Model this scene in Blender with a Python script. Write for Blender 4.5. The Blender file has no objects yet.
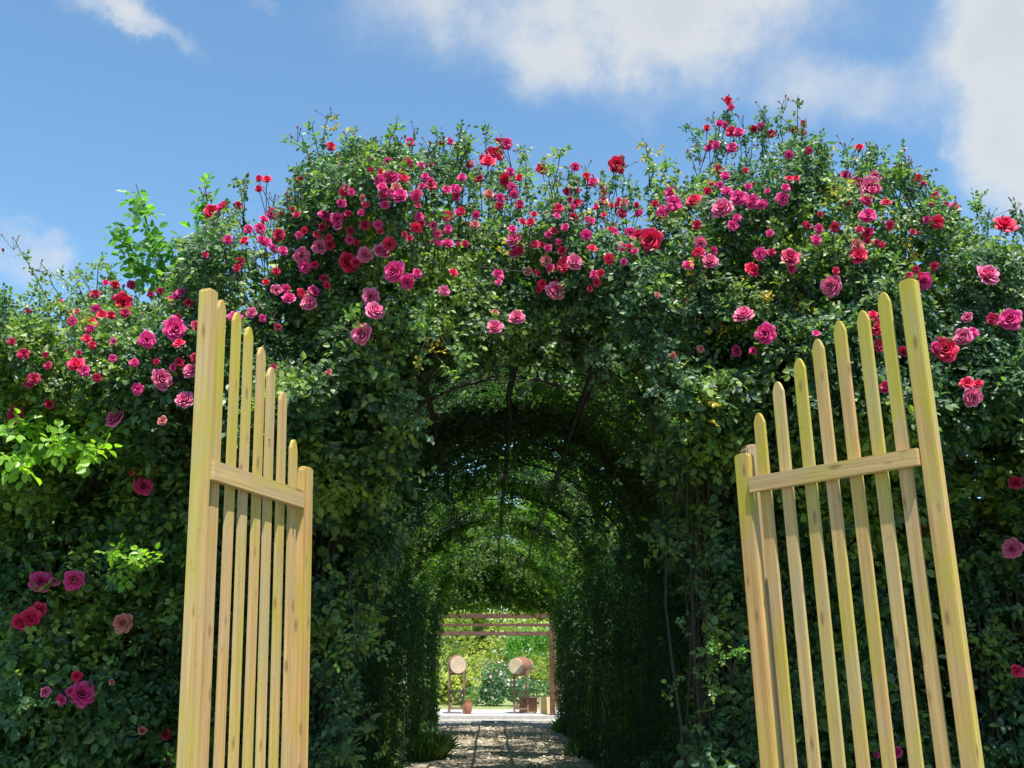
import bpy, math, random
import numpy as np
from mathutils import Vector, Matrix, Euler

S = bpy.context.scene
C = S.collection
R = math.radians
rng = np.random.default_rng(11)
random.seed(11)

# ------------------------------------------------------------------ camera
PITCH = R(14.66)
EYE = 1.5
FPX = 1055.0
cam_d = bpy.data.cameras.new("camera")
cam_d.sensor_width = 36.0
cam_d.lens = FPX / 1024 * 36.0
cam_d.clip_start = 0.05
cam_d.clip_end = 5000
cam = bpy.data.objects.new("camera", cam_d)
C.objects.link(cam)
cam.location = (0, 0, EYE)
cam.rotation_euler = (math.pi / 2 + PITCH, 0, 0)
S.camera = cam

# ------------------------------------------------------------------ view
S.view_settings.view_transform = 'Standard'
S.view_settings.look = 'None'
S.view_settings.gamma = 1
S.view_settings.use_curve_mapping = False
S.view_settings.exposure = 0.85
S.cycles.max_bounces = 7
S.cycles.diffuse_bounces = 3
S.cycles.glossy_bounces = 2
S.cycles.transmission_bounces = 4
S.cycles.transparent_max_bounces = 4
S.cycles.use_denoising = True
S.cycles.sample_clamp_indirect = 6

# ------------------------------------------------------------------ sun and sky
SUN_EL = R(68)
SUN_DIR = Vector((0.30 * math.cos(SUN_EL), -0.954 * math.cos(SUN_EL), math.sin(SUN_EL))).normalized()
sun_d = bpy.data.lights.new("sun", 'SUN')
sun_d.energy = 5.0
sun_d.angle = R(0.5)
sun_d.color = (1.0, 0.95, 0.86)
sun = bpy.data.objects.new("sun", sun_d)
C.objects.link(sun)
sun.location = (0, -5, 20)
sun.rotation_euler = SUN_DIR.to_track_quat('Z', 'Y').to_euler()


def dirpx(px, py):
    u = (px - 512) / FPX
    v = (384 - py) / FPX
    return (u, math.cos(PITCH) - v * math.sin(PITCH), math.sin(PITCH) + v * math.cos(PITCH))


def P(px, py, Y):
    a, b, c = dirpx(px, py)
    return (a / b * Y, Y, EYE + c / b * Y)


W = bpy.data.worlds.new("World")
S.world = W
W.use_nodes = True
nt = W.node_tree
nt.nodes.clear()


def N(tree, t, **kw):
    n = tree.nodes.new(t)
    for k, v in kw.items():
        setattr(n, k, v)
    return n


SKY_TINT = (1.04, 1.32, 1.34, 1)


def build_world():
    L = nt.links.new
    out = N(nt, 'ShaderNodeOutputWorld')
    bg = N(nt, 'ShaderNodeBackground')
    bg.inputs['Strength'].default_value = 0.094
    L(bg.outputs[0], out.inputs[0])
    sky = N(nt, 'ShaderNodeTexSky', sky_type='NISHITA')
    sky.sun_disc = False
    sky.sun_elevation = SUN_EL
    sky.sun_rotation = math.atan2(SUN_DIR.x, SUN_DIR.y)
    sky.air_density = 1.0
    sky.dust_density = 0.6
    sky.ozone_density = 2.0
    tc = N(nt, 'ShaderNodeTexCoord')
    # warp direction for wispy edges
    n1 = N(nt, 'ShaderNodeTexNoise')
    n1.inputs['Scale'].default_value = 5.0
    n1.inputs['Detail'].default_value = 8
    n1.inputs['Roughness'].default_value = 0.62
    L(tc.outputs['Generated'], n1.inputs['Vector'])
    sub = N(nt, 'ShaderNodeVectorMath', operation='SUBTRACT')
    sub.inputs[1].default_value = (0.5, 0.5, 0.5)
    L(n1.outputs['Color'], sub.inputs[0])
    sc = N(nt, 'ShaderNodeVectorMath', operation='SCALE')
    sc.inputs['Scale'].default_value = 0.16
    L(sub.outputs[0], sc.inputs[0])
    add = N(nt, 'ShaderNodeVectorMath', operation='ADD')
    L(tc.outputs['Generated'], add.inputs[0])
    L(sc.outputs[0], add.inputs[1])
    # px, py, half width px, half height px, tilt, density
    blobs = [(560, 0, 210, 75, 0, 1.0), (700, 12, 135, 88, 8, 1.1), (640, 95, 110, 45, 20, .55), (1035, 50, 80, 160, 0, 1.25),
             (855, 100, 70, 38, 10, .6), (1010, 190, 50, 70, 0, .8), (120, 5, 52, 26, 20, .75), (165, 45, 55, 13, 38, .7),
             (25, 274, 42, 24, 0, .8), (270, 8, 22, 10, 0, .4), (1200, -60, 260, 160, 0, 1.1), (450, -170, 300, 100, 0, .9),
             (-150, 230, 150, 60, 0, .8)]
    prev = None
    for (px, py, hw, hh, tilt, dens) in blobs:
        d = Vector(dirpx(px, py)).normalized()
        e = Vector(dirpx(px, py))
        # frame: X along azimuth, Z along elevation
        rt = d.cross(Vector((0, 0, 1))).normalized()
        up = rt.cross(d)
        M = Matrix((rt, d, up)).transposed() @ Matrix.Rotation(R(tilt), 3, 'Y')
        mp = N(nt, 'ShaderNodeMapping', vector_type='TEXTURE')
        mp.inputs['Location'].default_value = d
        mp.inputs['Rotation'].default_value = M.to_euler()
        s = 1.0 / (FPX * e.length)
        mp.inputs['Scale'].default_value = (hw * s, 1.0, hh * s)
        L(add.outputs[0], mp.inputs['Vector'])
        ln = N(nt, 'ShaderNodeVectorMath', operation='LENGTH')
        L(mp.outputs[0], ln.inputs[0])
        mr = N(nt, 'ShaderNodeMapRange', interpolation_type='SMOOTHSTEP')
        mr.inputs['From Min'].default_value = 1.5
        mr.inputs['From Max'].default_value = 0.2
        mr.inputs['To Min'].default_value = 0
        mr.inputs['To Max'].default_value = dens
        L(ln.outputs['Value'], mr.inputs['Value'])
        if prev is None:
            prev = mr.outputs[0]
        else:
            a = N(nt, 'ShaderNodeMath', operation='ADD')
            L(prev, a.inputs[0])
            L(mr.outputs[0], a.inputs[1])
            prev = a.outputs[0]
    n2 = N(nt, 'ShaderNodeTexNoise')
    n2.inputs['Scale'].default_value = 9
    n2.inputs['Detail'].default_value = 9
    n2.inputs['Roughness'].default_value = 0.6
    L(tc.outputs['Generated'], n2.inputs['Vector'])
    m2 = N(nt, 'ShaderNodeMapRange')
    m2.inputs['From Min'].default_value = 0.3
    m2.inputs['From Max'].default_value = 0.7
    m2.inputs['To Min'].default_value = 0.3
    m2.inputs['To Max'].default_value = 1.3
    L(n2.outputs['Fac'], m2.inputs['Value'])
    mu = N(nt, 'ShaderNodeMath', operation='MULTIPLY')
    L(prev, mu.inputs[0])
    L(m2.outputs[0], mu.inputs[1])
    mr2 = N(nt, 'ShaderNodeMapRange', interpolation_type='SMOOTHSTEP')
    mr2.inputs['From Min'].default_value = 0.06
    mr2.inputs['From Max'].default_value = 1.25
    mr2.inputs['To Max'].default_value = 0.9
    L(mu.outputs[0], mr2.inputs['Value'])
    # cloud colour: brighter rims, greyer thick middles
    cr = N(nt, 'ShaderNodeMapRange')
    cr.inputs['From Min'].default_value = 0.7
    cr.inputs['From Max'].default_value = 1.8
    L(mu.outputs[0], cr.inputs['Value'])
    cm = N(nt, 'ShaderNodeMix', data_type='RGBA')
    cm.inputs['A'].default_value = (4.7, 4.85, 4.9, 1)
    cm.inputs['B'].default_value = (4.1, 4.3, 4.4, 1)
    L(cr.outputs[0], cm.inputs['Factor'])
    mix = N(nt, 'ShaderNodeMix', data_type='RGBA')
    L(mr2.outputs[0], mix.inputs['Factor'])
    tint = N(nt, 'ShaderNodeMix', data_type='RGBA', blend_type='MULTIPLY')
    tint.inputs['Factor'].default_value = 1
    tint.inputs['B'].default_value = SKY_TINT
    L(sky.outputs[0], tint.inputs['A'])
    L(tint.outputs['Result'], mix.inputs['A'])
    L(cm.outputs['Result'], mix.inputs['B'])
    L(mix.outputs['Result'], bg.inputs['Color'])


build_world()

# ------------------------------------------------------------------ helpers


def lerp(a, b, t):
    return a + (b - a) * t


def sstep(a, b, x):
    t = np.clip((x - a) / (b - a), 0, 1)
    return t * t * (3 - 2 * t)


_perm = np.random.default_rng(5).random((64, 64, 64)).astype(np.float32)


def vnoise(p, s=1.0):
    p = np.asarray(p, dtype=np.float64) * s + 1000
    i = np.floor(p).astype(int)
    f = p - i
    f = f * f * (3 - 2 * f)
    r = np.zeros(len(p))
    for dx in (0, 1):
        wx = f[:, 0] if dx else 1 - f[:, 0]
        for dy in (0, 1):
            wy = f[:, 1] if dy else 1 - f[:, 1]
            for dz in (0, 1):
                wz = f[:, 2] if dz else 1 - f[:, 2]
                r += wx * wy * wz * _perm[(i[:, 0] + dx) % 64, (i[:, 1] + dy) % 64, (i[:, 2] + dz) % 64]
    return r


def unit(v):
    return v / np.maximum(np.linalg.norm(v, axis=-1, keepdims=True), 1e-9)


def link(name, me, mats, parent=None):
    o = bpy.data.objects.new(name, me)
    C.objects.link(o)
    if not isinstance(mats, (list, tuple)):
        mats = [mats]
    for m in mats:
        me.materials.append(m)
    if parent is not None:
        o.parent = parent
    return o


def np_mesh(name, verts, quads, smooth=True, midx=None):
    me = bpy.data.meshes.new(name)
    verts = np.asarray(verts, dtype=np.float32).reshape(-1, 3)
    quads = np.asarray(quads, dtype=np.int32).reshape(-1, 4)
    me.vertices.add(len(verts))
    me.vertices.foreach_set('co', verts.ravel())
    me.loops.add(quads.size)
    me.loops.foreach_set('vertex_index', quads.ravel())
    me.polygons.add(len(quads))
    me.polygons.foreach_set('loop_start', np.arange(0, quads.size, 4, dtype=np.int32))
    me.polygons.foreach_set('use_smooth', np.full(len(quads), smooth))
    if midx is not None:
        me.polygons.foreach_set('material_index', np.asarray(midx, dtype=np.int32))
    me.update(calc_edges=True)
    return me


def thing(name, label, cat, loc=(0, 0, 0), group=None, rot=None):
    o = bpy.data.objects.new(name, None)
    C.objects.link(o)
    o.empty_display_size = 0.2
    o.location = loc
    if rot:
        o.rotation_euler = rot
    tag(o, label, cat, group)
    return o


def tag(o, label, cat, group=None):
    o['label'] = label
    o['category'] = cat
    if group:
        o['group'] = group
    return o


class Tubes:
    def __init__(self):
        self.v, self.q, self.n = [], [], 0

    def add(self, pts, r0, r1=None, sides=5):
        pts = np.asarray(pts, dtype=float)
        n = len(pts)
        if r1 is None:
            r1 = r0
        t = np.gradient(pts, axis=0)
        t = unit(t)
        ref = np.array([0.0, 0.0, 1.0]) if abs(t[0][2]) < 0.8 else np.array([1.0, 0.0, 0.0])
        a = unit(np.cross(t, ref))
        b = np.cross(t, a)
        rr = np.linspace(r0, r1, n)[:, None, None]
        ang = np.linspace(0, 2 * np.pi, sides, endpoint=False)
        ring = a[:, None, :] * np.cos(ang)[None, :, None] + b[:, None, :] * np.sin(ang)[None, :, None]
        v = pts[:, None, :] + ring * rr
        i = np.arange(n - 1)[:, None] * sides
        j = np.arange(sides)[None, :]
        k = (j + 1) % sides
        q = np.stack([i + j, i + k, i + sides + k, i + sides + j], -1).reshape(-1, 4) + self.n
        self.v.append(v.reshape(-1, 3))
        self.q.append(q)
        self.n += n * sides

    def mesh(self, name):
        return np_mesh(name, np.concatenate(self.v), np.concatenate(self.q))


def curve_pts(p0, p1, sag=0.0, wob=0.03, n=7, side=None):
    p0, p1 = np.array(p0, float), np.array(p1, float)
    t = np.linspace(0, 1, n)[:, None]
    p = p0 + (p1 - p0) * t
    p += (4 * t * (1 - t)) * np.array([0, 0, sag])
    if side is not None:
        p += (4 * t * (1 - t)) * np.array(side)
    w = np.cumsum(rng.normal(0, wob, (n, 3)), 0) * t * (1 - t) * 2
    return p + w


# one flat leaflet: 6 verts, 2 quads folded on the midrib
def leaflets(P0, D, NN, Ln, wid=0.70, fold=0.18, droop=0.15):
    n = len(P0)
    D = unit(D)
    Sd = unit(np.cross(D, NN))
    Nn = np.cross(Sd, D)
    L = Ln[:, None]
    wd = (wid * Ln * rng.uniform(.85, 1.15, n))[:, None] * 0.5
    b = P0
    t = P0 + D * L - Nn * L * droop
    r1 = P0 + D * L * .28 + Sd * wd * .92 + Nn * wd * fold
    r2 = P0 + D * L * .68 + Sd * wd * .80 + Nn * (wd * fold - L * droop * .4)
    l1 = P0 + D * L * .28 - Sd * wd * .92 + Nn * wd * fold
    l2 = P0 + D * L * .68 - Sd * wd * .80 + Nn * (wd * fold - L * droop * .4)
    v = np.stack([b, r1, r2, t, l2, l1], 1).reshape(-1, 3)
    i = np.arange(n)[:, None] * 6
    q = np.concatenate([i + np.array([[0, 1, 2, 3]]), i + np.array([[0, 3, 4, 5]])], 1).reshape(-1, 4)
    return v, q


# compound leaf: five leaflets on a rachis
def compound(P0, D, NN, size):
    n = len(P0)
    D = unit(D)
    Sd = unit(np.cross(D, NN))
    Nn = np.cross(Sd, D)
    outs = []
    for (t, a, s) in ((1.0, 0, 1.0), (.62, 1.05, .9), (.62, -1.05, .9), (.25, 1.15, .72), (.25, -1.15, .72)):
        jit = rng.normal(0, .22, (n, 3))
        p = P0 + D * (size * t * 1.5)[:, None] + rng.normal(0, .003, (n, 3))
        d = D * math.cos(a) + Sd * math.sin(a) + jit
        keep = rng.random(n) < .93
        nn = unit(Nn + rng.normal(0, .25, (n, 3)))
        outs.append((p[keep], d[keep], nn[keep], (size * s * rng.uniform(.8, 1.15, n))[keep]))
    p = np.concatenate([o[0] for o in outs])
    d = np.concatenate([o[1] for o in outs])
    nn = np.concatenate([o[2] for o in outs])
    s = np.concatenate([o[3] for o in outs])
    return leaflets(p, d, nn, s)


def foliage(name, chunks, mat, parent):
    vs, qs, k = [], [], 0
    for v, q in chunks:
        vs.append(v)
        qs.append(q + k)
        k += len(v)
    return link(name, np_mesh(name, np.concatenate(vs), np.concatenate(qs), smooth=False), mat, parent)


# ------------------------------------------------------------------ materials


def mat(name):
    m = bpy.data.materials.new(name)
    m.use_nodes = True
    t = m.node_tree
    t.nodes.clear()
    return m, t, N(t, 'ShaderNodeOutputMaterial')


def simple(name, col, rough=.8, nscale=20, var=.3, metal=0, bump=0.0, stretch=None):
    m, t, out = mat(name)
    L = t.links.new
    b = N(t, 'ShaderNodeBsdfPrincipled')
    b.inputs['Roughness'].default_value = rough
    b.inputs['Metallic'].default_value = metal
    tc = N(t, 'ShaderNodeTexCoord')
    mp = N(t, 'ShaderNodeMapping')
    if stretch:
        mp.inputs['Scale'].default_value = stretch
    L(tc.outputs['Object'], mp.inputs['Vector'])
    n = N(t, 'ShaderNodeTexNoise')
    n.inputs['Scale'].default_value = nscale
    n.inputs['Detail'].default_value = 6
    L(mp.outputs[0], n.inputs['Vector'])
    r = N(t, 'ShaderNodeMix', data_type='RGBA')
    r.inputs['A'].default_value = tuple(c * (1 - var) for c in col) + (1,)
    r.inputs['B'].default_value = tuple(min(1, c * (1 + var)) for c in col) + (1,)
    mr = N(t, 'ShaderNodeMapRange')
    mr.inputs['From Min'].default_value = .3
    mr.inputs['From Max'].default_value = .7
    L(n.outputs['Fac'], mr.inputs['Value'])
    L(mr.outputs[0], r.inputs['Factor'])
    L(r.outputs['Result'], b.inputs['Base Color'])
    if bump:
        bp = N(t, 'ShaderNodeBump')
        bp.inputs['Strength'].default_value = bump
        bp.inputs['Distance'].default_value = .02
        L(n.outputs['Fac'], bp.inputs['Height'])
        L(bp.outputs[0], b.inputs['Normal'])
    L(b.outputs[0], out.inputs[0])
    return m


def leafmat(name, dark, light, young=None, trans=.35, rough=.38, patch=1.4, spec=.5, youngamt=.62, tcol=None):
    m, t, out = mat(name)
    L = t.links.new
    geo = N(t, 'ShaderNodeNewGeometry')
    tc = N(t, 'ShaderNodeTexCoord')
    nz = N(t, 'ShaderNodeTexNoise')
    nz.inputs['Scale'].default_value = patch
    nz.inputs['Detail'].default_value = 3
    L(tc.outputs['Object'], nz.inputs['Vector'])
    mx = N(t, 'ShaderNodeMix', data_type='RGBA')
    mx.inputs['A'].default_value = (*dark, 1)
    mx.inputs['B'].default_value = (*light, 1)
    pw = N(t, 'ShaderNodeMath', operation='POWER')
    pw.inputs[1].default_value = 1.5
    L(geo.outputs['Random Per Island'], pw.inputs[0])
    L(pw.outputs[0], mx.inputs['Factor'])
    col = mx.outputs['Result']
    if young:
        ad = N(t, 'ShaderNodeMath', operation='MULTIPLY_ADD')
        ad.inputs[1].default_value = .22
        L(geo.outputs['Random Per Island'], ad.inputs[0])
        L(nz.outputs['Fac'], ad.inputs[2])
        mr = N(t, 'ShaderNodeMapRange')
        mr.inputs['From Min'].default_value = youngamt
        mr.inputs['From Max'].default_value = youngamt + .14
        L(ad.outputs[0], mr.inputs['Value'])
        m2 = N(t, 'ShaderNodeMix', data_type='RGBA')
        m2.inputs['B'].default_value = (*young, 1)
        L(mr.outputs[0], m2.inputs['Factor'])
        L(col, m2.inputs['A'])
        col = m2.outputs['Result']
    b = N(t, 'ShaderNodeBsdfPrincipled')
    b.inputs['Roughness'].default_value = rough
    b.inputs['Specular IOR Level'].default_value = spec
    # paler underside
    m3 = N(t, 'ShaderNodeMix', data_type='RGBA')
    m3.inputs['B'].default_value = (light[0] * 1.25 + .02, light[1] * 1.15 + .02, light[2] * 1.3 + .025, 1)
    fm = N(t, 'ShaderNodeMath', operation='MULTIPLY')
    fm.inputs[1].default_value = .55
    L(geo.outputs['Backfacing'], fm.inputs[0])
    L(fm.outputs[0], m3.inputs['Factor'])
    L(col, m3.inputs['A'])
    L(m3.outputs['Result'], b.inputs['Base Color'])
    tr = N(t, 'ShaderNodeBsdfTranslucent')
    hs = N(t, 'ShaderNodeMix', data_type='RGBA', blend_type='MULTIPLY')
    hs.inputs['Factor'].default_value = 1
    hs.inputs['B'].default_value = (*(tcol or (2.6, 2.9, .9)), 1)
    L(col, hs.inputs['A'])
    L(hs.outputs['Result'], tr.inputs['Color'])
    ms = N(t, 'ShaderNodeMixShader')
    ms.inputs[0].default_value = trans
    L(b.outputs[0], ms.inputs[1])
    L(tr.outputs[0], ms.inputs[2])
    L(ms.outputs[0], out.inputs[0])
    return m


M_rose = leafmat('rose_leaf', (.016, .054, .028), (.105, .195, .09), (.19, .27, .05), trans=.32, rough=.46, spec=.5, youngamt=.61)
M_rose_pale = leafmat('rose_leaf_pale', (.020, .064, .028), (.115, .205, .075), (.20, .29, .05), trans=.32, rough=.46, youngamt=.59)
M_roof = leafmat('backlit_tone_vine_leaf', (.018, .048, .016), (.05, .105, .028), (.12, .21, .03), trans=.5, rough=.45, patch=.55, youngamt=.50, tcol=(2.2, 2.5, .9))  # bright patches in the leaf colour stand in for sun through the roof
M_inner = leafmat('shade_tone_vine_leaf', (.016, .050, .020), (.040, .095, .030), (.085, .17, .02), trans=.42, rough=.45, patch=.6)  # darker copy of the vine leaf, tunnel shade put into the colour
M_fresh = leafmat('fresh_rose_leaf', (.075, .16, .035), (.16, .25, .05), None, trans=.35, rough=.38)
M_lime = leafmat('lime_leaf', (.15, .30, .03), (.24, .40, .04), None, trans=.4, rough=.4)
M_shoot = leafmat('shoot_leaf', (.07, .18, .035), (.13, .27, .045), None, trans=.4, rough=.4)
M_yellow = leafmat('yellowed_leaf', (.40, .34, .03), (.60, .46, .04), None, trans=.35, rough=.45, tcol=(1.3, 1.3, .8))
M_garden = leafmat('garden_leaf', (.12, .17, .045), (.26, .31, .10), (.38, .38, .11), trans=.4, rough=.5, patch=.5, youngamt=.55)
M_shrub = leafmat('shrub_leaf', (.035, .10, .045), (.09, .19, .08), None, trans=.3, rough=.4)
M_far = leafmat('far_tree_leaf', (.05, .09, .04), (.10, .15, .065), None, trans=.25, rough=.6)
M_cane = simple('cane_bark', (.032, .032, .02), .85, 40, .5)
M_green_cane = simple('green_cane', (.10, .16, .05), .6, 30, .4)
M_bark = simple('bark', (.10, .08, .055), .9, 12, .4, bump=.4)
M_iron = simple('rusty_dark_iron', (.016, .014, .012), .6, 30, .4)


def wood(name, a, b, algae, amt):
    m, t, out = mat(name)
    L = t.links.new
    bs = N(t, 'ShaderNodeBsdfPrincipled')
    bs.inputs['Roughness'].default_value = .62
    bs.inputs['Specular IOR Level'].default_value = .35
    tc = N(t, 'ShaderNodeTexCoord')
    oi = N(t, 'ShaderNodeObjectInfo')
    off = N(t, 'ShaderNodeVectorMath', operation='ADD')
    sc = N(t, 'ShaderNodeVectorMath', operation='SCALE')
    sc.inputs[0].default_value = (13, 7, 5)
    L(oi.outputs['Random'], sc.inputs['Scale'])
    L(tc.outputs['Object'], off.inputs[0])
    L(sc.outputs[0], off.inputs[1])
    mp = N(t, 'ShaderNodeMapping')
    mp.inputs['Scale'].default_value = (60, 60, 1.6)
    L(off.outputs[0], mp.inputs['Vector'])
    g = N(t, 'ShaderNodeTexNoise')
    g.inputs['Scale'].default_value = 1
    g.inputs['Detail'].default_value = 5
    g.inputs['Distortion'].default_value = .4
    L(mp.outputs[0], g.inputs['Vector'])
    mr = N(t, 'ShaderNodeMapRange')
    mr.inputs['From Min'].default_value = .32
    mr.inputs['From Max'].default_value = .68
    L(g.outputs['Fac'], mr.inputs['Value'])
    c1 = N(t, 'ShaderNodeMix', data_type='RGBA')
    c1.inputs['A'].default_value = (*a, 1)
    c1.inputs['B'].default_value = (*b, 1)
    L(mr.outputs[0], c1.inputs['Factor'])
    # per board tone
    tone = N(t, 'ShaderNodeMix', data_type='RGBA', blend_type='MULTIPLY')
    tone.inputs['B'].default_value = (1.0, .86, .78, 1)
    L(oi.outputs['Random'], tone.inputs['Factor'])
    L(c1.outputs['Result'], tone.inputs['A'])
    # algae film in long patches
    mp2 = N(t, 'ShaderNodeMapping')
    mp2.inputs['Scale'].default_value = (5, 5, 1.6)
    L(off.outputs[0], mp2.inputs['Vector'])
    n2 = N(t, 'ShaderNodeTexNoise')
    n2.inputs['Scale'].default_value = 1
    n2.inputs['Detail'].default_value = 6
    n2.inputs['Roughness'].default_value = .6
    L(mp2.outputs[0], n2.inputs['Vector'])
    mr2 = N(t, 'ShaderNodeMapRange')
    mr2.inputs['From Min'].default_value = .46
    mr2.inputs['From Max'].default_value = .66
    mr2.inputs['To Max'].default_value = amt
    L(n2.outputs['Fac'], mr2.inputs['Value'])
    sx = N(t, 'ShaderNodeSeparateXYZ')
    L(tc.outputs['Object'], sx.inputs[0])
    mh = N(t, 'ShaderNodeMapRange')
    mh.inputs['From Min'].default_value = 1.9
    mh.inputs['From Max'].default_value = 3.1
    mh.inputs['To Max'].default_value = .12
    L(sx.outputs['Z'], mh.inputs['Value'])
    ah = N(t, 'ShaderNodeMath', operation='ADD')
    L(n2.outputs['Fac'], ah.inputs[0])
    L(mh.outputs[0], ah.inputs[1])
    L(ah.outputs[0], mr2.inputs['Value'])
    c2 = N(t, 'ShaderNodeMix', data_type='RGBA')
    c2.inputs['B'].default_value = (*algae, 1)
    L(mr2.outputs[0], c2.inputs['Factor'])
    L(tone.outputs['Result'], c2.inputs['A'])
    # silvered weathering
    mpg = N(t, 'ShaderNodeMapping')
    mpg.inputs['Scale'].default_value = (9, 9, 2.2)
    mpg.inputs['Location'].default_value = (4, 9, 2)
    L(off.outputs[0], mpg.inputs['Vector'])
    ng = N(t, 'ShaderNodeTexNoise')
    ng.inputs['Scale'].default_value = 1
    ng.inputs['Detail'].default_value = 7
    ng.inputs['Roughness'].default_value = .65
    L(mpg.outputs[0], ng.inputs['Vector'])
    mg = N(t, 'ShaderNodeMapRange')
    mg.inputs['From Min'].default_value = .47
    mg.inputs['From Max'].default_value = .68
    mg.inputs['To Max'].default_value = .5
    L(ng.outputs['Fac'], mg.inputs['Value'])
    cg = N(t, 'ShaderNodeMix', data_type='RGBA')
    cg.inputs['B'].default_value = (.40, .32, .235, 1)
    L(mg.outputs[0], cg.inputs['Factor'])
    L(c2.outputs['Result'], cg.inputs['A'])
    c2 = cg
    # knots
    mp3 = N(t, 'ShaderNodeMapping')
    mp3.inputs['Scale'].default_value = (14, 14, 4.5)
    L(off.outputs[0], mp3.inputs['Vector'])
    vo = N(t, 'ShaderNodeTexVoronoi')
    vo.inputs['Scale'].default_value = 1
    L(mp3.outputs[0], vo.inputs['Vector'])
    mr3 = N(t, 'ShaderNodeMapRange')
    mr3.inputs['From Min'].default_value = .20
    mr3.inputs['From Max'].default_value = .09
    mr3.inputs['To Max'].default_value = .7
    L(vo.outputs['Distance'], mr3.inputs['Value'])
    c3 = N(t, 'ShaderNodeMix', data_type='RGBA')
    c3.inputs['B'].default_value = (.20, .11, .045, 1)
    L(mr3.outputs[0], c3.inputs['Factor'])
    L(c2.outputs['Result'], c3.inputs['A'])
    # dirt specks
    n4 = N(t, 'ShaderNodeTexNoise')
    n4.inputs['Scale'].default_value = 28
    n4.inputs['Detail'].default_value = 8
    n4.inputs['Roughness'].default_value = .7
    L(off.outputs[0], n4.inputs['Vector'])
    mr4 = N(t, 'ShaderNodeMapRange')
    mr4.inputs['From Min'].default_value = .60
    mr4.inputs['From Max'].default_value = .74
    mr4.inputs['To Max'].default_value = .55
    L(n4.outputs['Fac'], mr4.inputs['Value'])
    c4 = N(t, 'ShaderNodeMix', data_type='RGBA')
    c4.inputs['B'].default_value = (.17, .12, .06, 1)
    L(mr4.outputs[0], c4.inputs['Factor'])
    L(c3.outputs['Result'], c4.inputs['A'])
    L(c4.outputs['Result'], bs.inputs['Base Color'])
    bp = N(t, 'ShaderNodeBump')
    bp.inputs['Strength'].default_value = .35
    bp.inputs['Distance'].default_value = .004
    L(g.outputs['Fac'], bp.inputs['Height'])
    L(bp.outputs[0], bs.inputs['Normal'])
    L(bs.outputs[0], out.inputs[0])
    return m


M_wood = wood('pine_gate_wood', (.39, .26, .10), (.57, .41, .185), (.41, .37, .03), .78)
M_oldwood = wood('old_post_wood', (.30, .23, .14), (.42, .33, .21), (.24, .23, .10), .5)


def petal(name, a, b, edge):
    m, t, out = mat(name)
    L = t.links.new
    geo = N(t, 'ShaderNodeNewGeometry')
    oi = N(t, 'ShaderNodeObjectInfo')
    mx = N(t, 'ShaderNodeMix', data_type='RGBA')
    mx.inputs['A'].default_value = (*a, 1)
    mx.inputs['B'].default_value = (*b, 1)
    av = N(t, 'ShaderNodeMath', operation='MULTIPLY_ADD')
    av.inputs[1].default_value = .5
    hf = N(t, 'ShaderNodeMath', operation='MULTIPLY')
    hf.inputs[1].default_value = .5
    L(oi.outputs['Random'], hf.inputs[0])
    L(geo.outputs['Random Per Island'], av.inputs[0])
    L(hf.outputs[0], av.inputs[2])
    L(av.outputs[0], mx.inputs['Factor'])
    at = N(t, 'ShaderNodeAttribute')
    at.attribute_name = 'petal_edge'
    ef = N(t, 'ShaderNodeMath', operation='POWER')
    ef.inputs[1].default_value = 3
    L(at.outputs['Fac'], ef.inputs[0])
    e2 = N(t, 'ShaderNodeMath', operation='MULTIPLY')
    e2.inputs[1].default_value = .75
    L(ef.outputs[0], e2.inputs[0])
    m2 = N(t, 'ShaderNodeMix', data_type='RGBA')
    m2.inputs['B'].default_value = (*edge, 1)
    L(e2.outputs[0], m2.inputs['Factor'])
    L(mx.outputs['Result'], m2.inputs['A'])
    b_ = N(t, 'ShaderNodeBsdfPrincipled')
    b_.inputs['Roughness'].default_value = .55
    b_.inputs['Sheen Weight'].default_value = .05
    L(m2.outputs['Result'], b_.inputs['Base Color'])
    tr = N(t, 'ShaderNodeBsdfTranslucent')
    L(m2.outputs['Result'], tr.inputs['Color'])
    ms = N(t, 'ShaderNodeMixShader')
    ms.inputs[0].default_value = .3
    L(b_.outputs[0], ms.inputs[1])
    L(tr.outputs[0], ms.inputs[2])
    L(ms.outputs[0], out.inputs[0])
    return m


PET = {'r': petal('crimson_petal', (.60, .002, .035), (.76, .006, .08), (.80, .03, .14)),
       'm': petal('magenta_petal', (.62, .004, .15), (.78, .016, .25), (.88, .12, .40)),
       'p': petal('pink_petal', (.62, .015, .17), (.76, .06, .27), (.88, .34, .50)),
       'd': petal('dark_red_petal', (.42, .003, .04), (.56, .008, .09), (.56, .04, .12)),
       's': petal('faded_petal', (.58, .06, .09), (.68, .15, .16), (.80, .42, .36))}

# ------------------------------------------------------------------ ground


def grid_plane(name, x0, x1, y0, y1, nx, ny, zf, m, kind='structure'):
    xs = np.linspace(x0, x1, nx)
    ys = np.linspace(y0, y1, ny)
    X, Y = np.meshgrid(xs, ys)
    Z = zf(X, Y)
    v = np.stack([X, Y, Z], -1).reshape(-1, 3)
    i = np.arange(ny - 1)[:, None] * nx + np.arange(nx - 1)[None, :]
    q = np.stack([i, i + 1, i + nx + 1, i + nx], -1).reshape(-1, 4)
    o = link(name, np_mesh(name, v, q), m)
    o['kind'] = kind
    return o


M_ground = simple('grassy_soil', (.075, .10, .03), .95, 3, .5, bump=.5)
M_path = simple('earth_path', (.34, .29, .215), .95, 5, .40, bump=.8)


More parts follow.
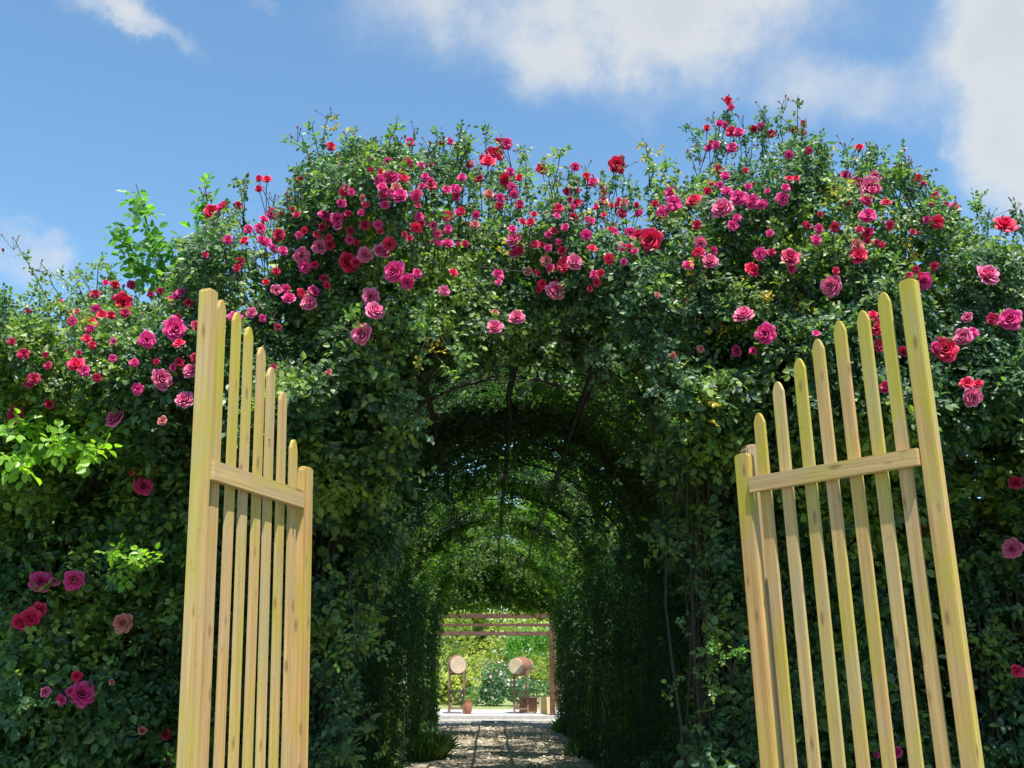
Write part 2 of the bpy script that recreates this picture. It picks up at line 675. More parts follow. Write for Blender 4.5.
def add_joints(m):
    # flat stone courses with dark joints, half covered by soil
    t = m.node_tree
    L = t.links.new
    bs = [n for n in t.nodes if n.type == 'BSDF_PRINCIPLED'][0]
    src = bs.inputs['Base Color'].links[0].from_socket
    tc = N(t, 'ShaderNodeTexCoord')
    w = N(t, 'ShaderNodeTexNoise')
    w.inputs['Scale'].default_value = 1.7
    L(tc.outputs['Object'], w.inputs['Vector'])
    sc = N(t, 'ShaderNodeVectorMath', operation='MULTIPLY_ADD')
    sc.inputs[1].default_value = (.35, .35, 0)
    L(w.outputs['Color'], sc.inputs[0])
    L(tc.outputs['Object'], sc.inputs[2])
    b = N(t, 'ShaderNodeTexBrick')
    b.inputs['Scale'].default_value = 1
    b.inputs['Brick Width'].default_value = 1.1
    b.inputs['Row Height'].default_value = .62
    b.inputs['Mortar Size'].default_value = .035
    b.inputs['Mortar Smooth'].default_value = .6
    b.inputs['Color1'].default_value = (1, 1, 1, 1)
    b.inputs['Color2'].default_value = (.72, .74, .76, 1)
    b.inputs['Mortar'].default_value = (.28, .27, .22, 1)
    L(sc.outputs[0], b.inputs['Vector'])
    mx = N(t, 'ShaderNodeMix', data_type='RGBA', blend_type='MULTIPLY')
    mx.inputs['Factor'].default_value = .9
    L(src, mx.inputs['A'])
    L(b.outputs['Color'], mx.inputs['B'])
    L(mx.outputs['Result'], bs.inputs['Base Color'])


add_joints(M_path)
M_slab = simple('pale_concrete', (.40, .39, .37), .8, 8, .18, bump=.2)
M_lawn = simple('garden_lawn', (.20, .24, .08), .9, 6, .35, bump=.5)


def ground_z(X, Y):
    return 0 * X


grid_plane('ground', -600, 600, -300, 1500, 3, 3, ground_z, M_ground)
TCX = lambda y: 0.04 - 0.020 * (y - 6.3)


def path_mesh():
    ys = np.linspace(-6, 27.4, 120)
    xs = np.linspace(-1, 1, 25)
    v = []
    for y in ys:
        hw = 1.42
        for x in xs:
            z = .012 + .02 * (vnoise([[x * 2, y * 1.3, 3]], 1)[0]) * (1 - abs(x) ** 4)
            v.append((TCX(max(y, 0)) + x * hw, y, z))
    i = np.arange(119)[:, None] * 25 + np.arange(24)[None, :]
    q = np.stack([i, i + 1, i + 26, i + 25], -1).reshape(-1, 4)
    o = link('path', np_mesh('path', v, q), M_path)
    o['kind'] = 'structure'


path_mesh()
grid_plane('lawn', -25, 25, 30.95, 80, 3, 3, lambda X, Y: 0 * X + .004, M_lawn)


def boxmesh(name, boxes, bevel=0.0):
    import bmesh
    bm = bmesh.new()
    for (cx, cy, cz, sx, sy, sz) in boxes:
        r = bmesh.ops.create_cube(bm, size=1)
        bmesh.ops.scale(bm, vec=(sx, sy, sz), verts=r['verts'])
        bmesh.ops.translate(bm, vec=(cx, cy, cz), verts=r['verts'])
    if bevel:
        bmesh.ops.bevel(bm, geom=bm.edges[:], offset=bevel, segments=2, affect='EDGES')
    me = bpy.data.meshes.new(name)
    bm.to_mesh(me)
    bm.free()
    return me


ter = link('terrace', boxmesh('terrace', [(-.35, 29.2, .08, 7.0, 3.4, .16)], .01), M_slab)
ter['kind'] = 'structure'
stp = link('terrace_step', boxmesh('terrace_step', [(-.4, 27.24, .035, 3.3, .50, .07)], .008), M_slab)
stp['kind'] = 'structure'

# litter on the path
def litter():
    n = 3600
    y = 7 + 20 * rng.random(n) ** .8
    x = np.array([TCX(t) for t in y]) + rng.normal(0, .95, n)
    p = np.stack([x, y, .035 + rng.random(n) * .015], 1)
    a = rng.random(n) * 6.28
    d = np.stack([np.cos(a), np.sin(a), rng.normal(0, .15, n)], 1)
    nn = unit(np.stack([rng.normal(0, .3, n), rng.normal(0, .3, n), np.ones(n)], 1))
    m = simple('dry_litter', (.50, .43, .30), .8, .9, .55)
    o = foliage('fallen_leaves', [leaflets(p, d, nn, rng.uniform(.03, .075, n))], m, None)
    o['kind'] = 'stuff'
    o['label'] = 'dry fallen leaves and petals scattered over the tunnel path'
    o['category'] = 'leaf litter'


litter()

# ------------------------------------------------------------------ gates


def stick(name, w, t, h, pointed=True, m=None, parent=None, loc=(0, 0, 0), round_top=False):
    """upright board: x = width, y = thickness, local z from 0 to h"""
    import bmesh
    bm = bmesh.new()
    if pointed:
        prof = [(-w / 2, 0), (w / 2, 0), (w / 2, h - w * .85), (w * .30, h - w * .28), (w * .10, h), (-w * .10, h), (-w * .30, h - w * .28), (-w / 2, h - w * .85)]
    elif round_top:
        prof = [(-w / 2, 0), (w / 2, 0), (w / 2, h - w * .16), (w * .40, h - w * .03), (w * .2, h), (-w * .2, h), (-w * .40, h - w * .03), (-w / 2, h - w * .16)]
    else:
        prof = [(-w / 2, 0), (w / 2, 0), (w / 2, h), (-w / 2, h)]
    f = [bm.verts.new((x, -t / 2, z)) for x, z in prof]
    b = [bm.verts.new((x, t / 2, z)) for x, z in prof]
    bm.faces.new(f)
    bm.faces.new(list(reversed(b)))
    n = len(f)
    for i in range(n):
        j = (i + 1) % n
        bm.faces.new((f[j], f[i], b[i], b[j]))
    bmesh.ops.recalc_face_normals(bm, faces=bm.faces[:])
    bmesh.ops.bevel(bm, geom=bm.edges[:], offset=min(t, w) * .09, segments=2, affect='EDGES')
    me = bpy.data.meshes.new(name)
    bm.to_mesh(me)
    bm.free()
    o = link(name, me, m, parent)
    o.location = loc
    return o


def gate(name, label, hinge, free, tops, h_free, h_hinge, lean, stile_f, stile_h, pk, rail_h=.078, front=1, zend=(2.35, 2.35)):
    """leaf in its own frame: local x runs hinge -> free end, local -y*front faces the camera"""
    hx, hy = hinge
    fx, fy = free
    Lg = math.hypot(fx - hx, fy - hy)
    ang = math.atan2(fy - hy, fx - hx)
    g = thing(name, label, 'gate', (hx, hy, 0.0), 'open picket gate leaves')
    g.rotation_euler = Matrix.Rotation(R(lean), 4, 'Y').to_euler()
    # base shifted so the leaf keeps its place at rail height
    g.location.x -= math.tan(R(lean)) * 2.35
    rot = Matrix.Rotation(ang, 4, 'Z')

    def put(o, x, y, z, rz=0):
        o.matrix_local = rot @ Matrix.Translation((x, y, z)) @ Matrix.Rotation(rz, 4, 'Y')

    s = front
    wf, tf = stile_f
    wh, th = stile_h
    # stiles start 6 cm over the ground
    put(stick('stile', wf, tf, h_free - .06, False, M_wood, g, round_top=True), Lg, 0, .06)
    put(stick('stile', wh, th, h_hinge - .06, False, M_wood, g, round_top=True), 0, 0, .06)
    # rails
    inner0, inner1 = wh / 2 + .002, Lg - wf / 2 - .002
    for zc, z0, z1 in ((None, zend[0], zend[1]), (1, .32, .32)):
        r = stick('rail', rail_h, .032, inner1 - inner0, False, M_wood, g)
        sl = math.atan2(z1 - z0, inner1 - inner0)
        r.matrix_local = rot @ Matrix.Translation((inner0, s * .030, z0)) @ Matrix.Rotation(math.pi / 2 - sl, 4, 'Y')
    for i, (tx, hz) in enumerate(tops):
        put(stick('picket', pk[0], pk[1], hz - .12, True, M_wood, g), tx, s * .030 - s * (.016 + pk[1] / 2 + .002), .12, R(random.uniform(-.25, .25)))
    # hinges (two iron straps) on the hinge stile
    for z in (.45, .9):
        hb = link('hinge', boxmesh('hinge', [(0, 0, 0, .02, th + .03, .05)], .003), M_iron, g)
        put(hb, -wh / 2 - .011, 0, z)
    return g


def leaf_tops(hinge, free, pix, lean):
    """top of each picket from the bearing and height seen along the leaf"""
    out = []
    hx, hy = hinge
    fx, fy = free
    Lg = math.hypot(fx - hx, fy - hy)
    for px, py in pix:
        a, b, c = dirpx(px, py)
        t = .5
        for _ in range(12):
            y = hy + (fy - hy) * t
            z = EYE + c / b * y
            x = a / b * y + math.tan(R(-lean)) * (z - 2.35) * -1 * -1
            # undo the lean: a point at height z sits shifted in x by tan(lean)*(z-2.35)
            x = a / b * y - math.tan(R(lean)) * (z - 2.35)
            den = (fx - hx) - a / b * 0
            t2 = (x - hx) / den
            t = .5 * t + .5 * t2
        y = hy + (fy - hy) * t
        out.append((t * Lg, EYE + c / b * y))
    return out


LEAN = -1.7
RH, RF = (1.19, 5.31), (1.845, 4.57)
LH, LF = (-1.135, 5.69), (-1.455, 4.87)
rt = leaf_tops(RH, RF, [(761, 413), (780, 382), (798, 360), (821, 340), (844, 322), (868, 312), (889, 294)], LEAN)
lt = leaf_tops(LH, LF, [(221, 298), (239, 312), (251, 327), (263, 347), (274, 368), (287, 393), (298, 441)], LEAN)
print('R', rt, 'L', lt)
# even spacing along each leaf, heights as measured
def even(tops, lo, hi):
    t = sorted(tops)
    n = len(t)
    return [(lerp(lo, hi, (i) / (n - 1)), h) for i, (x, h) in enumerate(t)]


Lr = math.hypot(RF[0] - RH[0], RF[1] - RH[1])
Ll = math.hypot(LF[0] - LH[0], LF[1] - LH[1])
gR = gate('wooden_gate', 'open picket gate leaf right of the path, face turned to the view, widest picket gaps',
          RH, RF, even(rt, .115, Lr - .12), 3.17, 2.52, LEAN, (.078, .055), (.085, .06), (.060, .022), front=-1, zend=(2.35, 2.35))
gL = gate('wooden_gate', 'open picket gate leaf left of the path, seen nearly edge on, yellow algae on top',
          LH, LF, even(lt, .105, Ll - .11), 3.26, 2.52, LEAN, (.076, .062), (.095, .075), (.058, .022), rail_h=.094, front=1, zend=(2.332, 2.372))
tag(stick('gate_post', .11, .10, 2.60, False, M_oldwood, None, (1.28, 5.50, 0), True),
    'weathered grey brown timber post behind the right gate leaf', 'post')
bpy.data.objects['gate_post'].rotation_euler = (0, R(LEAN), R(8))
bpy.data.objects['gate_post'].location.x += .07
gp2 = tag(stick('gate_post', .075, .09, 2.40, False, M_oldwood, None, (-1.165, 5.83, 0), True),
          'weathered timber post behind the short stile of the left gate leaf', 'post')

# ------------------------------------------------------------------ rose hedge surface
prof_px = [(-260, 300), (-60, 320), (0, 325), (25, 305), (60, 296), (100, 290), (130, 292), (160, 286), (190, 268), (210, 243), (240, 228), (262, 214), (290, 200),
           (308, 160), (330, 142), (360, 155), (400, 155), (440, 155), (480, 158), (520, 165), (550, 175), (580, 195), (610, 198), (630, 180),
           (650, 170), (672, 182), (698, 155), (715, 135), (740, 132), (770, 130), (795, 128), (806, 150), (818, 178), (840, 178), (860, 165),
           (890, 175), (910, 195), (940, 207), (970, 215), (1000, 220), (1024, 222), (1100, 240), (1300, 250)]
PX = np.array([P(a, b, 6.6)[0] for a, b in prof_px])
PZ = np.array([P(a, b + 13, 6.6)[2] for a, b in prof_px])


def ztop(x):
    return np.interp(x, PX, PZ)


def yfront(x, z):
    x = np.asarray(x, float)
    z = np.asarray(z, float)
    p = np.stack([x, z, 0 * x], -1).reshape(-1, 3)
    nz = (vnoise(p, 1.5).reshape(x.shape) - .5) * .6 + (vnoise(p + 7, 3.6).reshape(x.shape) - .5) * .42
    zt = ztop(x)
    y = 6.70 - 1.0 * sstep(2.25, 3.05, z) + nz
    y = y + .9 * np.clip(1 - (zt - z) / .75, 0, 1.3) ** 2
    return y


# arch opening in the front face, as a half-plane test on (x, z)
def inside_opening(x, z):
    lo = np.interp(z, [0, 1.6, 2.0, 2.6, 3.2, 3.5, 3.62], [-1.12, -1.05, -.93, -.74, -.56, -.30, .1])
    hi = np.interp(z, [0, 1.6, 2.2, 2.8, 3.3, 3.55, 3.62], [1.27, 1.24, 1.14, .98, .78, .5, .1])
    return (x > lo) & (x < hi) & (z < 3.42)


def clear_of_opening(p, m):
    x, z = p[:, 0], p[:, 2]
    return ~(inside_opening(x + m, z) | inside_opening(x - m, z) | inside_opening(x, z - m))


def sample_front(n, depth, dmin=0.0, x0=-4.2, x1=4.4, zmin=.05, gaps=True):
    out = []
    got = 0
    while got < n:
        k = n * 2
        x = rng.uniform(x0, x1, k)
        z = rng.uniform(zmin, 5.2, k)
        zt = ztop(x)
        lump = (vnoise(np.stack([x, z, 0 * x], 1), 4.5) - .55) * .62 + (vnoise(np.stack([x, z, 0 * x + 9], 1), 11) - .5) * .25
        ok = (z < zt + lump)
        jag = (vnoise(np.stack([x, z, 0 * x + 5], 1), 6) - .5) * .4
        ok &= ~inside_opening(x + jag, z + jag * .5)
        ok &= (z < zt - .45) | (rng.random(k) < .50)
        x, z, zt = x[ok], z[ok], zt[ok]
        y = yfront(x, z) + dmin + rng.exponential(depth, len(x))
        p = np.stack([x, y, z], 1)
        if gaps:
            g = vnoise(p + 30, 3.2) * .6 + vnoise(p + 60, 7.5) * .4
            p = p[(g > .47 + .05 * (1 - sstep(2.4, 3.0, p[:, 2]))) | (rng.random(len(p)) < .08)]
        out.append(p)
        got += len(p)
    return np.concatenate(out)[:n]


def orient(p, upw=.55, outw=.6, rnd=.55):
    n = len(p)
    nn = np.zeros((n, 3))
    nn[:, 1] = -outw
    nn[:, 2] = upw
    nn += rng.normal(0, rnd, (n, 3))
    nn = unit(nn)
    d = rng.normal(0, 1, (n, 3))
    d[:, 2] -= .7
    d[:, 1] -= .3
    d -= nn * (d * nn).sum(1, keepdims=True)
    return unit(d), nn


PLANTS = [
    ('climbing_rose', -9.0, -1.98, 'broad rose bush filling the far left beside the tall gate post, mauve pink double roses'),
    ('climbing_rose', -1.98, -.62, 'rose bush climbing the left shoulder of the arch, thick with red and pink clusters'),
    ('climbing_rose', -.62, .72, 'rose canopy over the middle of the arch entrance, small red and pale pink roses'),
    ('climbing_rose', .72, 1.75, 'tallest rose bush right of the arch, peaking in red buds above the short gate stile'),
    ('climbing_rose', 1.75, 9.0, 'dark leaved rose bush behind the tall right gate post, heavy magenta roses'),
]
roots = []
for nm, a, b, lab in PLANTS:
    cx = max(-3.2, min(3.2, (a + b) / 2))
    if nm and a == -.62:
        cx = -1.28
    roots.append(thing(nm, lab, 'rose bush', (cx, 6.9, 0), 'climbing roses over the arch'))


def plant_of(x, jit=.18):
    xx = x + rng.normal(0, jit, x.shape)
    k = np.zeros(x.shape, int)
    for i, (_, a, b, _) in enumerate(PLANTS):
        k[(xx >= a) & (xx < b)] = i
    return k


chunks = [[] for _ in PLANTS]
canes = [Tubes() for _ in PLANTS]
ychunks = [[] for _ in PLANTS]


def rel(v, i):
    return v - np.array(roots[i].location)


def spread(p, size, up=.55, out=.6, rnd=.55, dest=None, jit=.18):
    d, nn = orient(p, up, out, rnd)
    k = plant_of(p[:, 0], jit)
    for i in range(len(PLANTS)):
        s = k == i
        if s.any():
            v, q = compound(p[s], d[s], nn[s], size[s])
            (dest or chunks)[i].append((rel(v, i), q))


# outer leaves, inner leaves, big backing leaves
def lsize(p):
    big = 1.0 + .55 * (1 - sstep(2.3, 3.6, p[:, 2])) * (.6 + .8 * vnoise(p + 11, 2.0))
    return rng.uniform(.024, .045, len(p)) * big


p = sample_front(50000, .14, -.05)
keep = rng.random(len(p)) < np.where(p[:, 2] < 2.6, .6, 1.0)
p = p[keep]
spread(p, lsize(p), rnd=.5)
p = sample_front(17000, .20, .12, gaps=True)
spread(p, lsize(p) * 1.3)
p = sample_front(17000, .30, .5, gaps=False)
p = p[(p[:, 2] < ztop(p[:, 0]) - .34) & clear_of_opening(p, .12)]
spread(p, rng.uniform(.07, .10, len(p)))
p = sample_front(9000, .25, 1.0, gaps=False)
p = p[(p[:, 2] < ztop(p[:, 0]) - .5) & clear_of_opening(p, .22)]
spread(p, rng.uniform(.10, .13, len(p)))
# yellowed leaves, few and clumped
cl = [(340, 130), (545, 165), (650, 155), (668, 180), (838, 150), (860, 170), (690, 270), (680, 345), (705, 400), (830, 190), (505, 240),
      (800, 300), (760, 300), (430, 350), (600, 208), (905, 250), (20, 390), (560, 250), (720, 320)]
pts = []
for a, b in cl:
    q0 = np.array(P(a, b, 6.0))
    c = q0 * 1
    for _ in range(4):
        yy = float(yfront(np.array([c[0]]), np.array([c[2]]))[0])
        c = np.array(P(a, b, yy - .04))
    pts.append(c + rng.normal(0, .05, (7, 3)))
pts = np.concatenate(pts)
spread(pts, rng.uniform(.026, .038, len(pts)), dest=ychunks, jit=0)

# ------------------------------------------------------------------ rose bloom meshes


def bloom_mesh(seed, openness=1.0, layers=((7, 1.0, .10, .95), (6, .80, .34, .85), (6, .56, .50, .8), (4, .34, .58, .8), (3, .17, .60, .8))):
    r = np.random.default_rng(seed)
    V, Q, E, MI = [], [], [], []
    k = 0
    nu, nv = 5, 4
    for li, (cnt, rad, hgt, wf) in enumerate(layers):
        for j in range(cnt):
            th = 2 * math.pi * (j + .5 * li + r.uniform(-.15, .15)) / cnt
            w = 2 * math.pi / cnt * .72 * r.uniform(.9, 1.15)
            rd = rad * r.uniform(.88, 1.1)
            tip = hgt + r.uniform(-.05, .06)
            for v in range(nv):
                t = v / (nv - 1)
                for u in range(nu):
                    a = -1 + 2 * u / (nu - 1)
                    shape = math.sin(math.pi * (.18 + .62 * t)) ** .7
                    rr = rd * (.12 + .88 * t ** .75) * (1 - .10 * abs(a) * t)
                    if li == 0:
                        zz = -.30 + .55 * t ** .8 - .28 * max(0, t - .6) * 2
                        zz = -.30 + (tip + .42) * math.sin(t * 1.9) - .10 * t
                    else:
                        zz = -.25 + (tip + .25) * math.sin(t * 1.7)
                    zz += -.06 * a * a * t + r.normal(0, .018)
                    if v == nv - 1:
                        rr *= 1.0 - .10 * a * a
                        zz -= .05 * a * a
                    ang = th + a * w * shape
                    V.append((rr * math.cos(ang), rr * math.sin(ang), zz))
                    E.append(t)
            for v in range(nv - 1):
                for u in range(nu - 1):
                    b = k + v * nu + u
                    Q.append((b, b + 1, b + nu + 1, b + nu))
                    MI.append(0)
            k += nu * nv
    # calyx and stalk
    for (r0, z0, r1, z1) in ((.30, -.18, .12, -.42), (.12, -.42, .035, -.62), (.035, -.62, .03, -1.5)):
        for s in range(6):
            a = s / 6 * 2 * math.pi
            V.append((r0 * math.cos(a), r0 * math.sin(a), z0))
            V.append((r1 * math.cos(a), r1 * math.sin(a), z1))
            E += [0, 0]
        for s in range(6):
            a, b = k + 2 * s, k + 2 * ((s + 1) % 6)
            Q.append((a, a + 1, b + 1, b))
            MI.append(1)
        k += 12
    V = [(a, b, c * 1.3 if c > -.3 else c) for a, b, c in V]
    me = np_mesh('rose_bloom', V, Q, True, MI)
    at = me.attributes.new('petal_edge', 'FLOAT', 'POINT')
    at.data.foreach_set('value', np.array(E, dtype=np.float32))
    return me


def bud_mesh(seed, split=.5):
    r = np.random.default_rng(seed)
    V, Q, E, MI = [], [], [], []
    prof = [(.05, -.9), (.30, -.75), (.36, -.35), (.42, .0), (.36, .45), (.20, .85), (.02, 1.05)]
    for i, (rr, z) in enumerate(prof):
        for s in range(7):
            a = s / 7 * 2 * math.pi + z * .6
            V.append((rr * math.cos(a), rr * math.sin(a), z))
            E.append(0)
    for i in range(len(prof) - 1):
        for s in range(7):
            b = i * 7
            Q.append((b + s, b + (s + 1) % 7, b + 7 + (s + 1) % 7, b + 7 + s))
            MI.append(1 if i < 2 else 0)
    k = len(V)
    for s in range(5):
        a = s / 5 * 2 * math.pi + r.uniform(-.2, .2)
        o = r.uniform(.4, .6)
        for (rr, z, w) in ((.34, -.45, .20), (.46, .1, .16), (o, .62, .03)):
            for sg in (-1, 1):
                V.append((rr * math.cos(a + sg * w / rr), rr * math.sin(a + sg * w / rr), z))
                E.append(0)
        for t in (0, 2):
            Q.append((k + t, k + t + 1, k + t + 3, k + t + 2))
            MI.append(1)
        k += 6
    for s in range(5):
        a = s / 5 * 2 * math.pi
        V.append((.07 * math.cos(a), .07 * math.sin(a), -.85))
        V.append((.06 * math.cos(a), .06 * math.sin(a), -2.6))
        E += [0, 0]
    for s in range(5):
        a, b = k + 2 * s, k + 2 * ((s + 1) % 5)
        Q.append((a, a + 1, b + 1, b))
        MI.append(1)
    me = np_mesh('rosebud', V, Q, True, MI)
    at = me.attributes.new('petal_edge', 'FLOAT', 'POINT')
    at.data.foreach_set('value', np.array(E, dtype=np.float32))
    return me


M_calyx = simple('calyx_green', (.12, .17, .05), .6, 20, .3)
BL = {}
for kd, mm in PET.items():
    BL[kd] = []
    for s in range(3):
        if kd in 'rd':
            lay = ((6, 1.0, .16, .9), (5, .78, .38, .85), (5, .52, .5, .8), (3, .26, .55, .8))
        else:
            lay = ((7, 1.0, .10, .95), (7, .84, .34, .85), (7, .64, .48, .8), (5, .42, .56, .8), (4, .22, .58, .8))
        me = bloom_mesh(hash(kd) % 97 * 0 + ord(kd) * 3 + s, layers=lay)
        me.materials.append(mm)
        me.materials.append(M_calyx)
        BL[kd].append(me)
HALF = {}
for kd, mm in PET.items():
    me = bloom_mesh(ord(kd), layers=((5, .78, .52, .9), (5, .58, .66, .9), (4, .40, .72, .9), (3, .22, .74, .9)))
    me.materials.append(mm)
    me.materials.append(M_calyx)
    HALF[kd] = me
BUD = {}
for kd in ('r', 'd', 'm'):
    BUD[kd] = []
    for s in range(2):
        me = bud_mesh(s + ord(kd))
        me.materials.append(PET[kd])
        me.materials.append(M_calyx)
        BUD[kd].append(me)

ROSES = """212,213,9,r;223,210,7,m;226,208,7,r;258,180,5,r;267,180,5,r;259,190,5,r;272,214,6,m;282,213,5,m;297,215,5,d;263,222,6,m;249,231,6,m;260,230,7,m;279,235,7,d
266,243,6,m;246,243,6,r;283,251,5,m;302,256,8,p;320,247,8,p;315,266,5,r;276,272,5,r;267,284,5,r;276,291,7,p;286,289,5,m;312,293,7,m;324,279,5,d;347,262,10,r;365,255,8,p;381,252,8,p
395,272,11,m;408,281,8,m;371,297,9,p;346,189,5,s;338,159,7,s;349,159,6,m;331,149,4,d;366,155,5,r;389,162,6,m;406,164,7,r;410,142,5,m;392,178,8,m;382,188,6,m;396,188,6,s;400,196,8,m
416,196,6,m;324,215,6,m;337,219,7,m;340,228,7,p;342,205,6,m;344,191,6,r;351,193,5,m;356,176,4,d;363,198,4,s;322,227,4,d;449,143,5,m;458,149,5,d;488,163,8,r;493,154,8,r;506,144,7,m;498,141,4,r
505,180,7,r;510,172,5,m;480,180,6,d;489,195,6,s;500,198,5,m;542,169,6,r;417,195,6,r;431,183,6,m;423,188,5,m;446,192,6,m;456,191,6,m;458,213,5,m;437,234,6,m;448,229,5,m;448,244,6,m;436,244,5,m
453,273,5,r;419,217,5,m;422,224,4,d;444,291,6,p;514,240,8,p;514,254,5,m;531,224,6,r;548,249,5,m;497,276,7,m;499,284,5,p;528,273,6,s;546,261,6,s;563,252,6,r;574,262,8,p;586,235,6,m
555,291,9,p;563,284,5,m;542,284,5,r;495,328,8,p;517,318,8,p;495,313,4,s;575,168,6,m;585,178,6,r;574,185,5,r;593,183,6,m;617,164,8,r;620,171,5,r;602,203,7,p;605,193,5,m;624,203,5,s;630,233,6,m;638,236,6,r
728,101,5,r;707,128,4,r;720,124,5,m;732,132,6,r;739,133,6,m;754,129,4,d;761,127,5,m;717,147,6,m;710,144,4,d;732,148,6,m;794,131,6,d;803,124,4,d;809,151,4,d;789,181,5,r;782,199,7,m;748,188,5,m
727,192,6,m;739,198,8,m;752,202,8,m;723,209,11,p;732,227,7,m;694,202,8,r;673,204,8,m;662,213,6,m;709,192,6,r;651,240,12,r;643,236,7,r;700,243,7,p;700,253,6,m;710,262,8,p;688,266,6,m
718,170,6,d;760,254,7,m;751,270,8,r;790,258,9,d;790,268,6,m;832,286,10,p;835,272,5,r;859,256,9,r;857,245,7,s;868,233,6,r;868,216,8,m;866,200,7,m;871,188,11,p;875,177,7,p;856,183,7,m;845,176,6,m
859,150,6,r;918,179,5,r;937,198,7,m;954,208,6,m;937,222,7,r;931,203,4,m;912,234,5,d;935,267,6,d;923,281,9,m;987,276,11,p;1004,226,11,r;744,316,10,p;766,334,10,m;739,351,7,m;753,351,4,m
816,336,5,m;876,327,9,r;873,315,5,r;969,319,7,p;964,337,9,p;972,333,6,m;946,350,12,r;936,348,7,m;906,351,7,d;879,346,7,d;886,387,6,d;972,397,9,p;967,384,7,r;978,384,5,r;992,319,6,d;1010,320,11,m
1015,483,7,d;1012,549,9,p;1017,671,6,r;875,755,4,m;897,752,5,m;926,530,5,d;671,355,5,s;657,296,4,s;700,349,4,s;687,303,4,s;3,250,3,p;114,286,6,r;131,285,5,m;123,302,9,r;72,322,6,m;90,323,7,r
103,318,7,r;96,309,5,m;79,313,5,s;87,339,5,r;91,330,6,m;160,292,5,d;181,293,5,m;189,303,5,r;175,329,11,m;178,316,5,r;147,340,8,m;115,342,5,p;196,326,5,d;24,354,6,d;76,365,8,r;84,371,6,m;79,354,4,d
34,379,6,d;97,378,6,d;49,404,5,d;16,416,8,d;161,379,10,p;138,389,6,m;191,372,8,p;185,401,9,p;116,419,9,p;157,362,4,r;12,342,4,d;163,422,6,s;195,359,6,d;252,314,7,p;235,318,7,m;261,319,5,m
289,299,7,m;309,303,8,p;273,367,4,m;277,328,5,d;329,373,4,s;362,334,10,p;374,312,10,p;143,486,9,m;132,471,5,r;156,466,3,r;41,582,10,m;55,581,5,p;74,580,9,m;21,622,8,r;30,618,9,r;40,611,8,r
123,623,9,s;82,694,11,m;70,691,5,m;45,692,6,p;61,700,5,m;77,676,5,r;142,731,5,s;114,682,4,s;166,734,5,d;172,760,5,d;180,632,4,d;300,180,4,d;470,165,5,m;462,178,5,m;385,205,5,m;372,172,5,d;430,165,4,d
465,245,5,d;475,225,5,s;520,205,5,d;535,245,5,d;410,240,5,d;378,225,5,m;300,236,5,m;330,245,5,d;240,262,5,d;228,240,5,m;205,255,4,d;350,240,5,m;365,225,5,d;655,205,5,r;770,235,5,m;820,215,4,d;890,225,5,d""".replace('\n', ';')


def on_hedge(px, py, off=0.0):
    yy = 6.2
    for _ in range(6):
        c = P(px, py, yy)
        zt = float(ztop(np.array([c[0]]))[0])
        z = min(c[2], zt)
        y2 = float(yfront(np.array([c[0]]), np.array([z]))[0])
        yy = .5 * yy + .5 * y2
    return np.array(P(px, py, yy + off))


nbloom = [0] * len(PLANTS)


def place(me, name, loc, nrm, size, i, mesh_copy=False):
    o = bpy.data.objects.new(name, me)
    C.objects.link(o)
    o.parent = roots[i]
    q = Vector(nrm).to_track_quat('Z', 'Y') @ Euler((0, 0, random.uniform(0, 6.28))).to_quaternion()
    o.rotation_euler = q.to_euler()
    o.location = Vector(loc) - roots[i].location
    o.scale = (size, size, size)
    return o


extra = []
for rec in ROSES.split(';'):
    a, b, r_, kd = rec.split(',')
    a, b, r_ = float(a), float(b), float(r_)
    if b < 300 and 5 <= r_ <= 8 and random.random() < .55:
        an = random.uniform(0, 6.28)
        extra.append('%.1f,%.1f,%.1f,%s' % (a + math.cos(an) * r_ * 1.5, b + math.sin(an) * r_ * 1.4, r_ * random.uniform(.6, .85), random.choice(kd + 'rmmd')))
for _ in range(105):
    a = random.choice([random.uniform(310, 560), random.uniform(560, 640), random.uniform(690, 990), random.uniform(30, 215)])
    zt = np.interp(a, [q[0] for q in prof_px], [q[1] for q in prof_px])
    extra.append('%.1f,%.1f,%.1f,%s' % (a, zt + random.uniform(2, 95), random.uniform(3.8, 6), random.choice('rrmmdd')))
for rec in ROSES.split(';') + extra:
    a, b, r_, kd = rec.split(',')
    a, b, r_ = float(a), float(b), float(r_)
    pos = on_hedge(a, b, -.13 if b < 430 else -.09)
    i = int(plant_of(np.array([pos[0]]), 0)[0])
    size = r_ / FPX * pos[1] * 1.24
    nr = Vector((random.gauss(0, .40) - pos[0] * .12, -1.0, .10 + random.gauss(0, .30)))
    if r_ <= 3.5:
        place(random.choice(BUD['r']), 'rosebud', pos, nr, size * .8, i)
    else:
        place(HALF[kd] if r_ <= 7 and random.random() < .45 else random.choice(BL[kd]), 'rose_bloom', pos, nr, size * (1 if r_ > 7 else .95), i)
        nbloom[i] += 1
        # stalk back into the bush
        canes[i].add(curve_pts(rel(pos, i), rel(pos + np.array([random.gauss(0, .05), .28, -.12]), i), 0, .01, 4), .0022, .003, 4)
print('blooms', nbloom)

